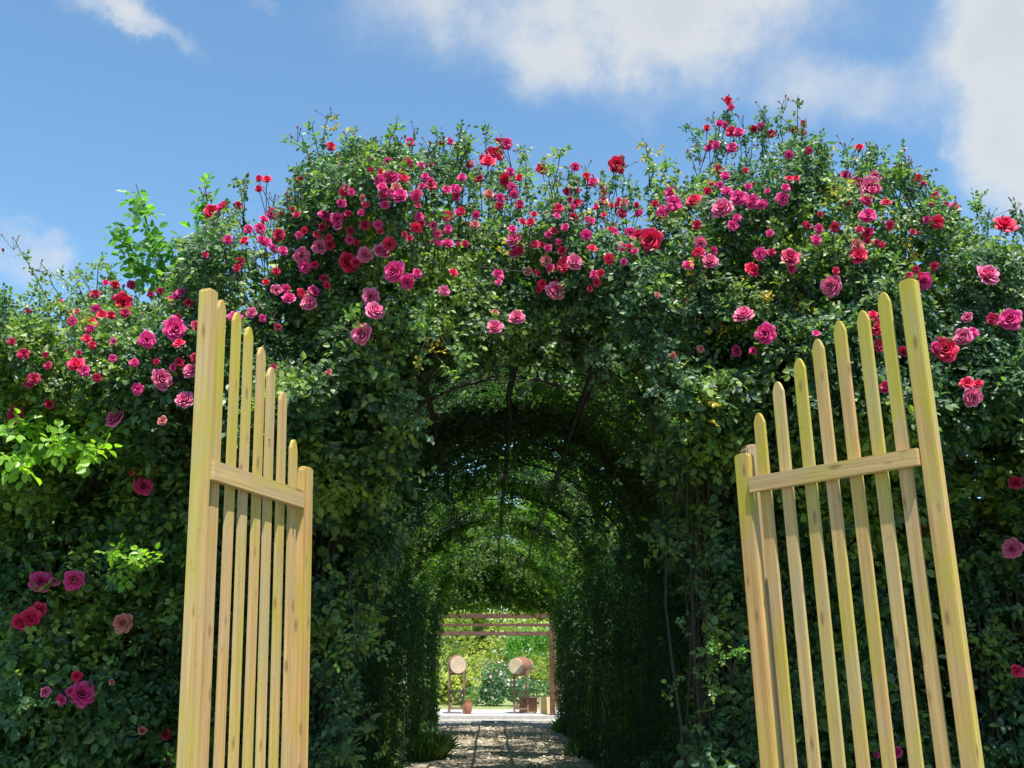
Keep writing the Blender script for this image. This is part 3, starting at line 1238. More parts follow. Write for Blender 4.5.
# ------------------------------------------------------------------ shoots with buds on the skyline
shoot_px = [(332, 112, 320, 150), (298, 132, 318, 172), (288, 196, 300, 225), (462, 126, 455, 160), (238, 178, 245, 215), (204, 186, 208, 220),
            (430, 140, 435, 165), (398, 138, 400, 160), (560, 176, 556, 205), (585, 165, 588, 200), (624, 158, 626, 195), (646, 142, 650, 175),
            (728, 98, 735, 140), (798, 95, 790, 140), (806, 118, 798, 150), (742, 118, 745, 150), (765, 108, 765, 145), (845, 142, 848, 180),
            (862, 148, 858, 180), (905, 160, 912, 205), (912, 158, 915, 205), (870, 142, 872, 175), (955, 200, 955, 225), (990, 208, 985, 235),
            (1015, 202, 1010, 230), (380, 140, 382, 160), (500, 138, 498, 165), (525, 150, 525, 175), (690, 150, 700, 175), (784, 100, 782, 135),
            (712, 115, 718, 150), (15, 240, 55, 290), (40, 262, 70, 300), (350, 135, 350, 160), (415, 128, 412, 155), (443, 135, 446, 160),
            (275, 195, 270, 215), (825, 150, 822, 185), (925, 182, 925, 210), (600, 178, 604, 205)]
for (a, b, c, d) in shoot_px:
    tip = on_hedge(a, b, .0)
    base = on_hedge(c, d, .0)
    tip[1] = base[1] = min(base[1], 6.9)
    tip = np.array(P(a, b, base[1]))
    base = np.array(P(c, d, base[1] + .05))
    i = int(plant_of(np.array([base[0]]), 0)[0])
    base[2] -= .12
    pts = curve_pts(rel(base, i), rel(tip, i), 0, .012, 8)
    canes[i].add(pts, .004, .0022, 4)
    # leaves along the shoot
    m = 18
    t = rng.uniform(.0, .85, m)
    pp = np.array([np.array([np.interp(x, np.linspace(0, 1, 8), pts[:, k]) for k in range(3)]) for x in t])
    dd = rng.normal(0, 1, (m, 3))
    dd[:, 2] += .1
    nn = unit(rng.normal(0, .5, (m, 3)) + np.array([0, -.4, .8]))
    v, q = compound(pp, dd, nn, rng.uniform(.022, .036, m))
    chunks[i].append((v, q))
    # bud spray
    for j in range(random.randint(2, 5)):
        bt = Vector(tip) + Vector((random.gauss(0, .035), random.gauss(0, .03), random.gauss(-.01, .03)))
        st = Vector(tip) - Vector((0, 0, .07))
        dv = (bt - st).normalized()
        place(random.choice(BUD[random.choice('ddrm')]), 'rosebud', bt, dv, random.uniform(.009, .014), i)
        canes[i].add(curve_pts(rel(np.array(st), i), rel(np.array(bt), i), 0, .002, 3), .0016, .0014, 4)
# leafy sprays reaching out of the bush, part of them fresh yellow green growth
new_growth = [[] for _ in PLANTS]
for s_i in range(250):
    a = random.uniform(-10, 1034)
    zt = np.interp(a, [q[0] for q in prof_px], [q[1] for q in prof_px])
    top = s_i < 80
    b = zt + (random.uniform(0, 25) if top else random.uniform(25, 330))
    base = on_hedge(a, b, .08)
    if inside_opening(np.array([base[0]]), np.array([base[2] - .1]))[0]:
        continue
    i = int(plant_of(np.array([base[0]]), 0)[0])
    d = unit(np.array([random.gauss(0, .5), -.5 if not top else random.gauss(-.2, .3), .9 if top else random.gauss(.1, .5)]))
    ln = random.uniform(.14, .28) if top else random.uniform(.18, .34)
    pts = curve_pts(rel(base, i), rel(base + d * ln, i), .03, .012, 7)
    if not top:
        pts[:, 2] -= np.linspace(0, 1, 7) ** 2 * .10
    canes[i].add(pts, .0035, .0018, 4)
    m = 13
    t = rng.uniform(.15, 1, m)
    pp = np.stack([np.interp(t, np.linspace(0, 1, 7), pts[:, k]) for k in range(3)], 1)
    dd = rng.normal(0, 1, (m, 3)) + d * .5
    nn = unit(rng.normal(0, .4, (m, 3)) + np.array([0, -.5, .75]))
    (new_growth if random.random() < .30 else chunks)[i].append(compound(pp, dd, nn, rng.uniform(.024, .040, m) * (1.0 if b < 380 else 1.35)))
for s_i in range(70):
    if s_i < 34:
        x = random.uniform(-.62, .80)
        z = 3.42 - .25 * abs(x) ** 2 + random.uniform(-.05, .15)
    else:
        z = random.uniform(1.3, 3.3)
        side = random.choice((-1, 1))
        x = float(np.interp(z, [0, 1.6, 2.0, 2.6, 3.2, 3.5], [-1.12, -1.05, -.93, -.74, -.60, -.35] if side < 0 else [1.27, 1.24, 1.18, 1.03, .80, .5]))
    y = float(yfront(np.array([x]), np.array([z]))[0]) + random.uniform(-.05, .2)
    base = np.array([x, y, z])
    i = int(plant_of(np.array([x]), 0)[0])
    tip = base + np.array([random.gauss(0, .12) - .10 * np.sign(x) * (s_i >= 34), random.gauss(-.05, .08), -random.uniform(.12, .42)])
    pts = curve_pts(rel(base, i), rel(tip, i), .03, .012, 7)
    canes[i].add(pts, .003, .0015, 4)
    m = 11
    t = rng.uniform(.1, 1, m)
    pp = np.stack([np.interp(t, np.linspace(0, 1, 7), pts[:, k]) for k in range(3)], 1)
    dd = rng.normal(0, 1, (m, 3)) + np.array([0, -.2, -.6])
    nn = unit(rng.normal(0, .5, (m, 3)) + np.array([0, -.6, .6]))
    (new_growth if random.random() < .22 else chunks)[i].append(compound(pp, dd, nn, rng.uniform(.026, .042, m)))
# loose buds among the leaves
for _ in range(120):
    a = random.uniform(0, 1020)
    zt = np.interp(a, [q[0] for q in prof_px], [q[1] for q in prof_px])
    b = zt + abs(random.gauss(0, 45)) + 4
    pos = on_hedge(a, b, -.04)
    i = int(plant_of(np.array([pos[0]]), 0)[0])
    place(random.choice(BUD[random.choice('ddr')]), 'rosebud', pos, Vector((random.gauss(0, .4), -.3, 1)), random.uniform(.009, .014), i)

# main canes of every bush, from the soil up into the foliage
for i, (_, a, b, _) in enumerate(PLANTS):
    a2, b2 = max(a, -3.6), min(b, 3.8)
    base = roots[i].location
    for _ in range(9 if i == 2 else 24):
        bx = base.x + random.gauss(0, .12)
        by = base.y + random.gauss(0, .08)
        tx = random.uniform(a2, b2)
        tz = float(ztop(np.array([tx]))[0]) - random.uniform(.55, 1.6)
        if inside_opening(np.array([tx]), np.array([tz]))[0]:
            tz = 3.8
        ty = float(yfront(np.array([tx]), np.array([tz]))[0]) + .2
        # rise near the root first so canes do not cross the opening
        mid = np.array([lerp(bx, tx, .25) if i != 2 else bx, by + .05, 2.2])
        p1 = curve_pts((bx, by, 0), mid, 0, .03, 7)
        p2 = curve_pts(mid, (tx, ty, tz), .15, .04, 8)
        canes[i].add(rel(np.concatenate([p1, p2[1:]]), i), random.uniform(.008, .016), .004, 5)

# thin tangled twigs showing between the leaves
for _ in range(320):
    x = rng.uniform(-3.4, 3.6)
    z = rng.uniform(.3, float(ztop(np.array([x]))[0]) - .7)
    if inside_opening(np.array([x]), np.array([z]))[0]:
        continue
    y = float(yfront(np.array([x]), np.array([z]))[0]) + rng.uniform(.0, .3)
    i = int(plant_of(np.array([x]), 0)[0])
    ln = rng.uniform(.2, .6)
    d = unit(np.array([rng.normal(0, .5), rng.normal(0, .25), 1.0]))
    canes[i].add(rel(curve_pts((x, y, z), np.array([x, y, z]) + d * ln, -.03, .02, 5), i), .0035, .002, 4)

for i in range(len(PLANTS)):
    fo = foliage('foliage', chunks[i], M_rose_pale if i == 0 else M_rose, roots[i])
    if ychunks[i]:
        yo = foliage('yellowed_leaves', ychunks[i], M_yellow, roots[i])
        yo['label'] = 'patches of yellowing leaves'
    if new_growth[i]:
        yo = foliage('fresh_leaves', new_growth[i], M_fresh, roots[i])
        yo['label'] = 'fresh yellow green leaf sprays'
    link('canes', canes[i].mesh('canes'), M_cane, roots[i])

# ------------------------------------------------------------------ arch tunnel frame
WALL = 1.75


def hoop_pt(phi, y, w=1.55, h=1.88):
    return np.array([TCX(y) + w * math.cos(phi), y, WALL + h * math.sin(phi)])


def hoop_mesh(y):
    t = Tubes()
    pts = [np.array([TCX(y) + 1.55, y, z]) for z in np.linspace(0, WALL, 5)[:-1]]
    pts += [hoop_pt(a, y) for a in np.linspace(0, math.pi, 25)]
    pts += [np.array([TCX(y) - 1.55, y, z]) for z in np.linspace(WALL, 0, 5)[1:]]
    t.add(pts, .013, .013, 6)
    return t.mesh('hoop')


tun = thing('arch_tunnel_frame', 'dark iron hoop tunnel with long bars over the shaded path, buried in vines', 'garden tunnel', (0, 15, 0))
for y in np.arange(6.75, 25.0, 1.2):
    o = link('hoop', hoop_mesh(y), M_iron, tun)
    o.location = (0, -15, 0)
for k, (phi, r0) in enumerate([(math.pi * .5, .026), (math.pi * .38, .030), (math.pi * .64, .022), (math.pi * .22, .015), (math.pi * .8, .015), (0.0, .015), (math.pi, .015)]):
    t = Tubes()
    t.add([hoop_pt(phi + random.gauss(0, .008), y, 1.53, 1.86) for y in np.linspace(6.75, 24.6, 22)], r0, r0 * .8, 6)
    o = link('long_bar', t.mesh('long_bar'), M_iron, tun)
    o.location = (0, -15, 0)

# ------------------------------------------------------------------ vines over the tunnel


def vine_section(name, label, y0, y1, side, n, size, dens, group, seed=0):
    """side: 'l', 'r' wall or 't' roof"""
    base = {'l': (TCX((y0 + y1) / 2) - 1.75, (y0 + y1) / 2, 0), 'r': (TCX((y0 + y1) / 2) + 1.75, (y0 + y1) / 2, 0),
            't': (TCX((y0 + y1) / 2) + 1.78, y0 + .3, 0)}[side]
    t = thing(name, label, 'vine', base, group)
    B = np.array(base)
    out = []
    for (cnt, d0, d1, sz, th) in ((n, -.25, .12, size, .42), (int(n * dens), .1, .55, size * 1.7, 0)):
        k = cnt * 3
        y = rng.uniform(y0 - (.5 if y0 > 7 else 0), y1 + .4, k)
        if side == 't':
            phi = rng.uniform(.17, .83, k) * math.pi
        else:
            phi = None
            z = rng.uniform(.02, 2.7, k) if True else None
        dd = rng.uniform(d0, d1, k)
        cx = np.array([TCX(q) for q in y])
        if side == 't':
            dd = np.where(dd < 0, dd * (.15 + 1.2 * np.clip(vnoise(np.stack([phi * 2, y, dd * 0], 1), 1.5) - .5, 0, 1)), dd)
            w, h = 1.6 + dd, 1.93 + dd
            pnt = np.stack([cx + w * np.cos(phi), y, WALL + h * np.sin(phi)], 1)
            nn = np.stack([np.cos(phi) * .4, rng.normal(0, .3, k), np.sin(phi)], 1)
        else:
            s = -1 if side == 'l' else 1
            arc = np.arcsin(np.clip((z - WALL) / 1.93, 0, 1))
            wx = np.where(z > WALL, 1.6 * np.cos(arc), 1.6) + dd
            pnt = np.stack([cx + s * wx, y, z], 1)
            nn = np.stack([np.full(k, -s * .7), rng.normal(-.35, .3, k), np.full(k, .5)], 1)
        if th:
            g = vnoise(pnt + seed, 1.6) * .6 + vnoise(pnt + 20, 4.5) * .4
            thr = th
            if side == 't':
                # thinner where the light comes through
                thr = th - .03 * (1 - sstep(11, 13, y)) + .07 * np.exp(-((y - 7.4) / .4) ** 2) - .10 * np.exp(-((y - 9.3) / 1.2) ** 2) + .03 * sstep(11, 13, y) + (vnoise(pnt * np.array([1, 1, 0]) + 33, .55) - .5) * .12
            keep = g > thr
        else:
            if side == 't':
                g = vnoise(pnt * np.array([1, 1, 0]) + 77, 1.3)
                thin = .30 + .40 * np.exp(-((y - 7.4) / .5) ** 2) - .40 * np.exp(-((y - 9.5) / 1.5) ** 2) + .28 * sstep(10.5, 12.5, y) + .10 * sstep(16, 18, y) + (vnoise(pnt * np.array([1, 1, 0]) + 33, .55) - .5) * .55
                keep = g > thin
            else:
                keep = np.ones(k, bool)
        pnt, nn = pnt[keep][:cnt], nn[keep][:cnt]
        m = len(pnt)
        nn = unit(nn + rng.normal(0, .55, (m, 3)))
        d = rng.normal(0, 1, (m, 3))
        d[:, 2] -= .8
        d -= nn * (d * nn).sum(1, keepdims=True)
        out.append(compound(pnt - B, unit(d), nn, sz * rng.uniform(.75, 1.3, m)))
    tb = Tubes()
    if side == 't' and y0 > 9:
        for _ in range(46 if y0 < 17 else 80):
            y = random.uniform(y0, y1)
            a = hoop_pt(random.uniform(.12, .88) * math.pi, y, 1.5, 1.84)
            b = a + np.array([random.gauss(0, .10), random.gauss(0, .12), -random.uniform(.15, .62)])
            pts = curve_pts(a - B, b - B, 0, .02, 6)
            tb.add(pts, .004, .002, 4)
            m = 14
            q_ = rng.uniform(.0, 1, m)
            pp = np.stack([np.interp(q_, np.linspace(0, 1, 6), pts[:, j]) for j in range(3)], 1) + rng.normal(0, .03, (m, 3))
            out.append(compound(pp, rng.normal(0, 1, (m, 3)) + np.array([0, 0, -.6]), unit(rng.normal(0, .6, (m, 3)) + np.array([0, -.4, .6])), rng.uniform(.036, .06, m)))
    foliage('foliage', out, M_roof if side == 't' and y0 > 12 else M_inner, t)  # roof: shade-toned copy near the entrance, backlit-toned copy further in
    # stems
    if side == 't':
        for _ in range(46):
            y = random.uniform(y0, y1)
            ph0 = random.uniform(.05, .5) * math.pi
            ph1 = ph0 + random.uniform(.25, .6) * math.pi
            dy = random.uniform(-1.2, 1.2)
            ph1 = min(ph1, .97 * math.pi)
            o_ = random.uniform(-.06, .1)
            pts = [hoop_pt(lerp(ph0, ph1, s), y + dy * s, 1.55 + o_ + random.gauss(0, .02), 1.88 + o_ + random.gauss(0, .02)) for s in np.linspace(0, 1, 12)]
            tb.add(np.array(pts) - B, random.uniform(.004, .010), .003, 4)
        a = hoop_pt(.12 * math.pi, y0 + .3)
        tb.add(np.concatenate([curve_pts((0, 0, 0), a - B, 0, .02, 8)]), .02, .012, 6)
    else:
        s = -1 if side == 'l' else 1
        for _ in range(int(26 * (y1 - y0))):
            y = random.uniform(y0, y1)
            x = TCX(y) + s * random.uniform(1.32, 1.75)
            h = random.uniform(.8, 2.4)
            top = np.array([x + s * (-.10 if h > 2 else .0) + random.gauss(0, .08), y + random.gauss(0, .2), h])
            tb.add(curve_pts(np.array([x, y, 0]), top, 0, .025, 7) - B, random.uniform(.002, .006), .002, 4)
    link('stems', tb.mesh('stems'), M_cane, t)
    return t


yy = [6.4, 9.4, 13.2, 18.0, 25.0]
where = ['just inside the entrance', 'in the near half of the tunnel', 'in the middle of the tunnel', 'at the far end of the tunnel']
cnt = [(9500, .030), (9500, .036), (7000, .046), (7500, .056)]
for k in range(4):
    n, sz = cnt[k]
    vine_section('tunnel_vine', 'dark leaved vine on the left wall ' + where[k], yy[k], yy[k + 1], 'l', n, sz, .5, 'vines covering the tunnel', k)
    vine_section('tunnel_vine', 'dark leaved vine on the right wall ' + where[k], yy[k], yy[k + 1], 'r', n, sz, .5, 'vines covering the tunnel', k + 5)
    vine_section('tunnel_vine', 'vine with sun and shade put in its leaf colour, across the roof ' + where[k], yy[k], yy[k + 1], 't', n, sz, .8, 'vines covering the tunnel', k + 9)

# hanging growth round the far mouth of the tunnel
k = 60000
x = rng.uniform(-3.4, 3.0, k)
z = rng.uniform(0, 4.6, k)
y = rng.uniform(24.4, 25.5, k)
xr = x - TCX(25)
nz = (vnoise(np.stack([x, y, z], 1), 2.2) - .5) * .7
ok = ((z > 2.62 + nz * .6) | (np.abs(xr) > 1.62 + nz * .6)) & (z < 3.9 - .12 * xr ** 2 + nz)
p = np.stack([x, y, z], 1)[ok][:26000]
B = np.array([TCX(25) + 1.9, 25.4, 0])
vt = thing('tunnel_vine', 'green curtain of vine hanging round the far mouth of the tunnel', 'vine', tuple(B), 'vines covering the tunnel')
m = len(p)
foliage('foliage', [compound(p - B, rng.normal(0, 1, (m, 3)) - np.array([0, 0, .5]), unit(rng.normal(0, .6, (m, 3)) + np.array([0, -.4, .6])), rng.uniform(.055, .085, m))], M_roof, vt)
tb = Tubes()
tb.add(curve_pts((0, 0, 0), (0, 0, 3.0), 0, .03, 9), .03, .015, 6)
tb.add(curve_pts((0, 0, 3.0), (-3.6, 0, 3.3), .4, .03, 12), .015, .008, 6)
link('stems', tb.mesh('stems'), M_cane, vt)

# ------------------------------------------------------------------ young shoots, lime plants


def shoot_plant(name, label, cat, base, stems, m, size, n_per, stem_mat=None, r=.006):
    t = thing(name, label, cat, base)
    B = np.array(base)
    tb = Tubes()
    ch = []
    for si, (p0, p1, sag) in enumerate(stems):
        if si == 0:
            # main stem climbs inside the hedge and comes out near the top
            p1 = np.array(p1, float)
            mid = np.array([p1[0], max(B[1] + .25, 6.95), max(p1[2] - .15, .3)])
            tb.add(curve_pts(np.zeros(3) + np.array([0, .3, 0]), mid - B, 0, .02, 9), r, r * .8, 5)
            tb.add(curve_pts(mid - B, p1 - B, 0, .01, 5), r * .8, r * .6, 5)
            continue
        pts = curve_pts(np.array(p0) - B, np.array(p1) - B, sag, .02, 9)
        tb.add(pts, r, r * .5, 5)
        k = n_per
        tt = rng.uniform(.12, 1, k)
        pp = np.stack([np.interp(tt, np.linspace(0, 1, 9), pts[:, j]) for j in range(3)], 1)
        d = rng.normal(0, 1, (k, 3))
        d[:, 2] -= .2
        nn = unit(rng.normal(0, .45, (k, 3)) + np.array([0, -.35, .8]))
        ch.append(compound(pp, d, nn, size * rng.uniform(.75, 1.25, k)))
    foliage('foliage', ch, m, t)
    link('stems', tb.mesh('stems'), stem_mat or M_cane, t)
    return t


shoot_plant('young_creeper', 'light green leafy shoots standing against the sky left of the arch', 'creeper', (-2.05, 6.75, 0),
            [((-2.05, 6.75, 0), P(175, 300, 6.6), 0), (P(175, 320, 6.6), P(136, 184, 6.6), .03), (P(160, 300, 6.6), P(118, 222, 6.6), .03),
             (P(185, 310, 6.6), P(150, 232, 6.5), .02), (P(205, 300, 6.6), P(205, 186, 6.6), 0), (P(200, 300, 6.6), P(172, 240, 6.5), .03)],
            M_shoot, .062, 44)
shoot_plant('lime_creeper', 'bright lime leaves spilling from the hedge at the left edge', 'creeper', (-2.75, 6.5, 0),
            [((-2.75, 6.5, 0), P(30, 450, 6.15), 0), (P(60, 470, 6.25), P(-10, 440, 5.55), .10), (P(60, 475, 6.25), P(98, 456, 5.6), .08),
             (P(30, 475, 6.25), P(20, 466, 5.55), .08), (P(70, 475, 6.25), P(52, 442, 5.5), .08)], M_lime, .060, 26)
shoot_plant('lime_creeper', 'small sprig of lime leaves low beside the left gate', 'creeper', (-2.2, 6.5, 0),
            [((-2.2, 6.5, 0), P(120, 570, 6.3), 0), (P(100, 580, 6.3), P(155, 555, 5.75), .05), (P(140, 585, 6.3), P(105, 553, 5.75), .05)], M_lime, .045, 18)
shoot_plant('lime_creeper', 'pale green tendril growing through the left gate pickets', 'creeper', (-1.45, 5.95, 0),
            [((-1.45, 5.95, 0), P(262, 430, 5.7), 0), (P(285, 410, 5.6), P(235, 418, 5.45), .04), (P(240, 420, 5.45), P(270, 440, 5.35), .03)], M_lime, .028, 10)
shoot_plant('broadleaf_weed', 'broad leaved weed at the foot of the dark right tunnel wall', 'weed', (1.05, 8.2, 0),
            [((1.05, 8.2, 0), P(668, 752, 8.2), 0), (P(668, 790, 8.2), P(640, 755, 8.1), .04), (P(668, 790, 8.2), P(690, 752, 8.1), .04)], M_shrub, .05, 8)
shoot_plant('rose_sprig', 'yellow green sprig hanging inside the left edge of the arch', 'creeper', (-1.2, 6.35, 0),
            [((-1.2, 6.35, 0), P(350, 570, 6.25), 0), (P(350, 575, 6.25), P(352, 650, 6.2), 0), (P(352, 640, 6.2), P(370, 655, 6.15), .02), (P(352, 640, 6.2), P(335, 662, 6.15), .02)],
            M_shoot, .030, 7)
shoot_plant('rose_sprig', 'sunlit green sprig at the right edge of the arch, with small leaves', 'creeper', (1.18, 6.3, 0),
            [((1.18, 6.3, 0), P(712, 420, 6.1), 0), (P(705, 350, 6.1), P(690, 420, 5.95), -.02), (P(715, 360, 6.1), P(672, 385, 5.95), .02), (P(700, 400, 6.1), P(712, 445, 5.95), 0)],
            M_shoot, .028, 22)
shoot_plant('rose_sprig', 'bright leaf tuft low behind the short right gate stile', 'creeper', (1.3, 6.35, 0),
            [((1.3, 6.35, 0), P(722, 640, 6.2), 0), (P(730, 670, 6.2), P(708, 640, 6.1), .03), (P(735, 675, 6.2), P(735, 650, 6.1), .03)], M_shoot, .026, 12)

# ------------------------------------------------------------------ tufts beside the path


def tuft(name, label, x, y, rad, n, h, m):
    a = rng.random(n) * 6.28
    rr = rad * np.sqrt(rng.random(n))
    p = np.stack([rr * np.cos(a), rr * np.sin(a) * 1.6, 0 * a + .002], 1)
    d = unit(np.stack([rng.normal(0, .45, n), rng.normal(0, .45, n), np.ones(n)], 1))
    nn = unit(np.cross(d, rng.normal(0, 1, (n, 3))))
    v, q = leaflets(p, d, nn, h * rng.uniform(.6, 1.2, n), wid=.10, droop=.35)
    o = link(name, np_mesh(name, v, q, False), m)
    o.location = (x, y, 0)
    tag(o, label, 'plant', 'green tufts along the path')
    return o


c = P(420, 745, 17.5)
tuft('grass_tuft', 'bright green grassy tuft at the left edge of the path', c[0], 17.5, .42, 1100, .36, M_fresh)
tuft('grass_tuft', 'low grass tuft behind the bright one on the left edge of the path', TCX(20) - 1.5, 20.5, .35, 500, .3, M_shrub)
tuft('grass_tuft', 'low dull grass along the right edge of the path', TCX(18) + 1.48, 17.8, .36, 600, .26, M_shrub)
tuft('grass_tuft', 'thin grass near the terrace step on the right', TCX(23) + 1.6, 23.5, .35, 500, .3, M_shoot)

# ------------------------------------------------------------------ pergola, drums, garden beyond
M_red = simple('red_brown_timber', (.12, .055, .035), .7, 8, .35, bump=.3)
M_pale = simple('pale_board', (.62, .42, .20), .6, 5, .15)
M_skin = simple('drum_skin', (.60, .47, .33), .55, 4, .15)
M_drum = simple('drum_shell', (.26, .11, .06), .45, 4, .3)
M_stand = simple('stand_wood', (.22, .14, .09), .6, 8, .3)
M_terra = simple('terracotta', (.34, .13, .07), .8, 8, .2)

pg = thing('pergola', 'red brown timber pergola at the far end of the tunnel', 'pergola', (-.35, 30, .16))
zb = [P(490, 616, 27.75)[2] - .16, P(490, 625, 29.2)[2] - .16, P(490, 633.5, 30.6)[2] - .16]
for (x, y, h) in ((1.02, 27.75, zb[0] - .07), (-2.05, 27.75, zb[0] - .07), (1.30, 30.6, zb[2] - .065), (-2.2, 30.6, zb[2] - .065)):
    o = link('post', boxmesh('post', [(0, 0, h / 2, .13, .13, h)], .006), M_red, pg)
    o.location = (x + .35, y - 30, 0)
for (y, z, w) in ((27.75, zb[0], .11), (29.2, zb[1], .07), (30.6, zb[2], .11)):
    o = link('beam', boxmesh('beam', [(0, 0, 0, 4.6, .12, w)], .006), M_red, pg)
    o.location = (-.1, y - 30, z)
pp_ = link('downpipe', boxmesh('downpipe', [(0, 0, 1.1, .06, .06, 2.2)], .006), simple('pale_grey_post', (.55, .55, .52), .6), pg)
pp_.location = (1.62, -2.28, 0)


def drum(label, x, y, zc, rad, ln, yaw):
    import bmesh
    t = thing('standing_drum', label, 'drum', (x, y, .16), 'drums on tall stands')
    n = 28
    prof = [(-.5, .86), (-.47, .90), (-.3, .98), (0, 1.04), (.3, .98), (.47, .90), (.5, .86)]
    V, Q = [], []
    for s, r in prof:
        for k in range(n):
            a = 2 * math.pi * k / n
            V.append((r * rad * math.cos(a), s * ln, r * rad * math.sin(a)))
    for i in range(len(prof) - 1):
        for k in range(n):
            Q.append((i * n + k, i * n + (k + 1) % n, (i + 1) * n + (k + 1) % n, (i + 1) * n + k))
    sh = link('drum_shell', np_mesh('drum_shell', V, Q), M_drum, t)
    sh.location = (0, 0, zc - .16)
    sh.rotation_euler = (0, 0, yaw)
    for sg in (-1, 1):
        bm = bmesh.new()
        bmesh.ops.create_cone(bm, cap_ends=True, segments=n, radius1=rad * .88, radius2=rad * .86, depth=.02)
        me = bpy.data.meshes.new('drum_skin')
        bm.to_mesh(me)
        bm.free()
        o = link('drum_skin', me, M_skin, t)
        o.matrix_local = Matrix.Translation((0, 0, zc - .16)) @ Matrix.Rotation(yaw, 4, 'Z') @ Matrix.Translation((0, sg * (ln / 2 + .005), 0)) @ Matrix.Rotation(math.pi / 2, 4, 'X')
    h = zc - .16 - rad * .86
    for sx in (-1, 1):
        for sy in (-1, 1):
            o = link('stand_leg', boxmesh('stand_leg', [(0, 0, h / 2 + .05, .05, .05, h + .10)], .003), M_stand, t)
            o.location = (sx * rad * .78, sy * .15, 0)
    for sy in (-1, 1):
        for sg in (-1, 1):
            o = link('brace', boxmesh('brace', [(0, 0, 0, .028, .02, math.hypot(rad * 1.5, h * .42))], .002), M_stand, t)
            o.matrix_local = Matrix.Translation((0, sy * (.15 + .012 * sg), .12 + h * .215)) @ Matrix.Rotation(sg * math.atan2(rad * 1.5, h * .42), 4, 'Y')
    for z in (.12, h * .55, h - .02):
        for sy in (-1, 1):
            o = link('stand_rail', boxmesh('stand_rail', [(0, 0, 0, rad * 1.5, .03, .04)], .003), M_stand, t)
            o.location = (0, sy * .15, z)
    return t


drum('round drum on a tall thin stand, left side of the far terrace', P(457, 665, 28.7)[0], 28.7, P(457, 665, 28.7)[2], .245, .40, R(12))
drum('round drum on a tall thin stand, right side of the far terrace', P(521, 666, 28.7)[0], 28.7, P(521, 666, 28.7)[2], .225, .70, R(-24))
bx = P(546, 711, 28.6)
bb = link('leaning_board', boxmesh('leaning_board', [(0, 0, .21, .34, .05, .42)], .004), M_pale)
bb.location = (bx[0], 28.4, .16)
bb.rotation_euler = (R(-6), 0, R(6))
tag(bb, 'pale tan wooden panel standing on the terrace beside the pergola post', 'board')
bx = P(528, 708, 29.0)
dd_ = link('wooden_tub', boxmesh('wooden_tub', [(0, 0, .20, .46, .32, .34), (-.18, -.1, .015, .05, .05, .03), (.18, -.1, .015, .05, .05, .03), (0, 0, .38, .50, .36, .03)], .006), M_drum)
dd_.location = (bx[0], 28.75, .16)
tag(dd_, 'low brown wooden chest on the terrace under the right drum', 'chest')


def lathe(name, prof, n, m, parent=None):
    V, Q = [], []
    for r, z in prof:
        for k in range(n):
            a = 2 * math.pi * k / n
            V.append((r * math.cos(a), r * math.sin(a), z))
    for i in range(len(prof) - 1):
        for k in range(n):
            Q.append((i * n + k, i * n + (k + 1) % n, (i + 1) * n + (k + 1) % n, (i + 1) * n + k))
    return link(name, np_mesh(name, V, Q), m, parent)


pt = thing('potted_plant', 'small terracotta urn with a green plant at the foot of the left drum stand', 'potted plant', (P(468, 710, 28.3)[0], 28.3, .16))
lathe('pot', [(0, 0), (.075, 0), (.10, .10), (.105, .24), (.075, .34), (.09, .37), (.07, .37), (.06, .33), (0, .33)], 20, M_terra, pt)
k = 40
foliage('foliage', [leaflets(rng.normal(0, .03, (k, 3)) + np.array([0, 0, .36]), rng.normal(0, 1, (k, 3)) + np.array([0, 0, .8]), unit(rng.normal(0, 1, (k, 3))), np.full(k, .08))], M_shoot, pt)


def crown_pts(n, c, rad, lumps=9, seed=0):
    r = np.random.default_rng(seed)
    cs = r.normal(0, .45, (lumps, 3)) * rad
    rs = r.uniform(.35, .6, lumps)
    idx = r.integers(0, lumps, n)
    d = unit(r.normal(0, 1, (n, 3)))
    rr = r.uniform(.55, 1.0, n) ** .5
    p = cs[idx] + d * (rs[idx] * rr)[:, None] * np.array(rad)
    return p + np.array(c), d


def tree(name, label, cat, x, y, h, rad, n, size, m, group, seed, trunk_r=.12, wide=.7, z0=.0, lumps=10, low=False):
    t = thing(name, label, cat, (x, y, z0), group)
    cz = h - rad[2] if not low else rad[2] * .9
    p, d = crown_pts(n, (0, 0, cz), rad, lumps, seed)
    p = p[p[:, 2] > .03]
    nn = unit(d[:len(p)] * .6 + rng.normal(0, .6, (len(p), 3)) + np.array([0, 0, .4]))
    dr = rng.normal(0, 1, (len(p), 3))
    v, q = leaflets(p, dr, nn, size * rng.uniform(.7, 1.3, len(p)), wid=wide)
    foliage('crown', [(v, q)], m, t)
    tb = Tubes()
    tb.add(curve_pts((0, 0, 0), (0, 0, cz * .9), 0, .04 * h * .1, 7), trunk_r, trunk_r * .5, 8)
    for s in range(7):
        a = random.uniform(0, 6.28)
        z = cz * random.uniform(.5, .9)
        e = np.array([math.cos(a) * rad[0] * .6, math.sin(a) * rad[1] * .6, cz + random.uniform(-.2, .6) * rad[2]])
        tb.add(curve_pts((0, 0, z), e, .1, .04, 6), trunk_r * .45, trunk_r * .12, 6)
    link('trunk', tb.mesh('trunk'), M_bark, t)
    return t


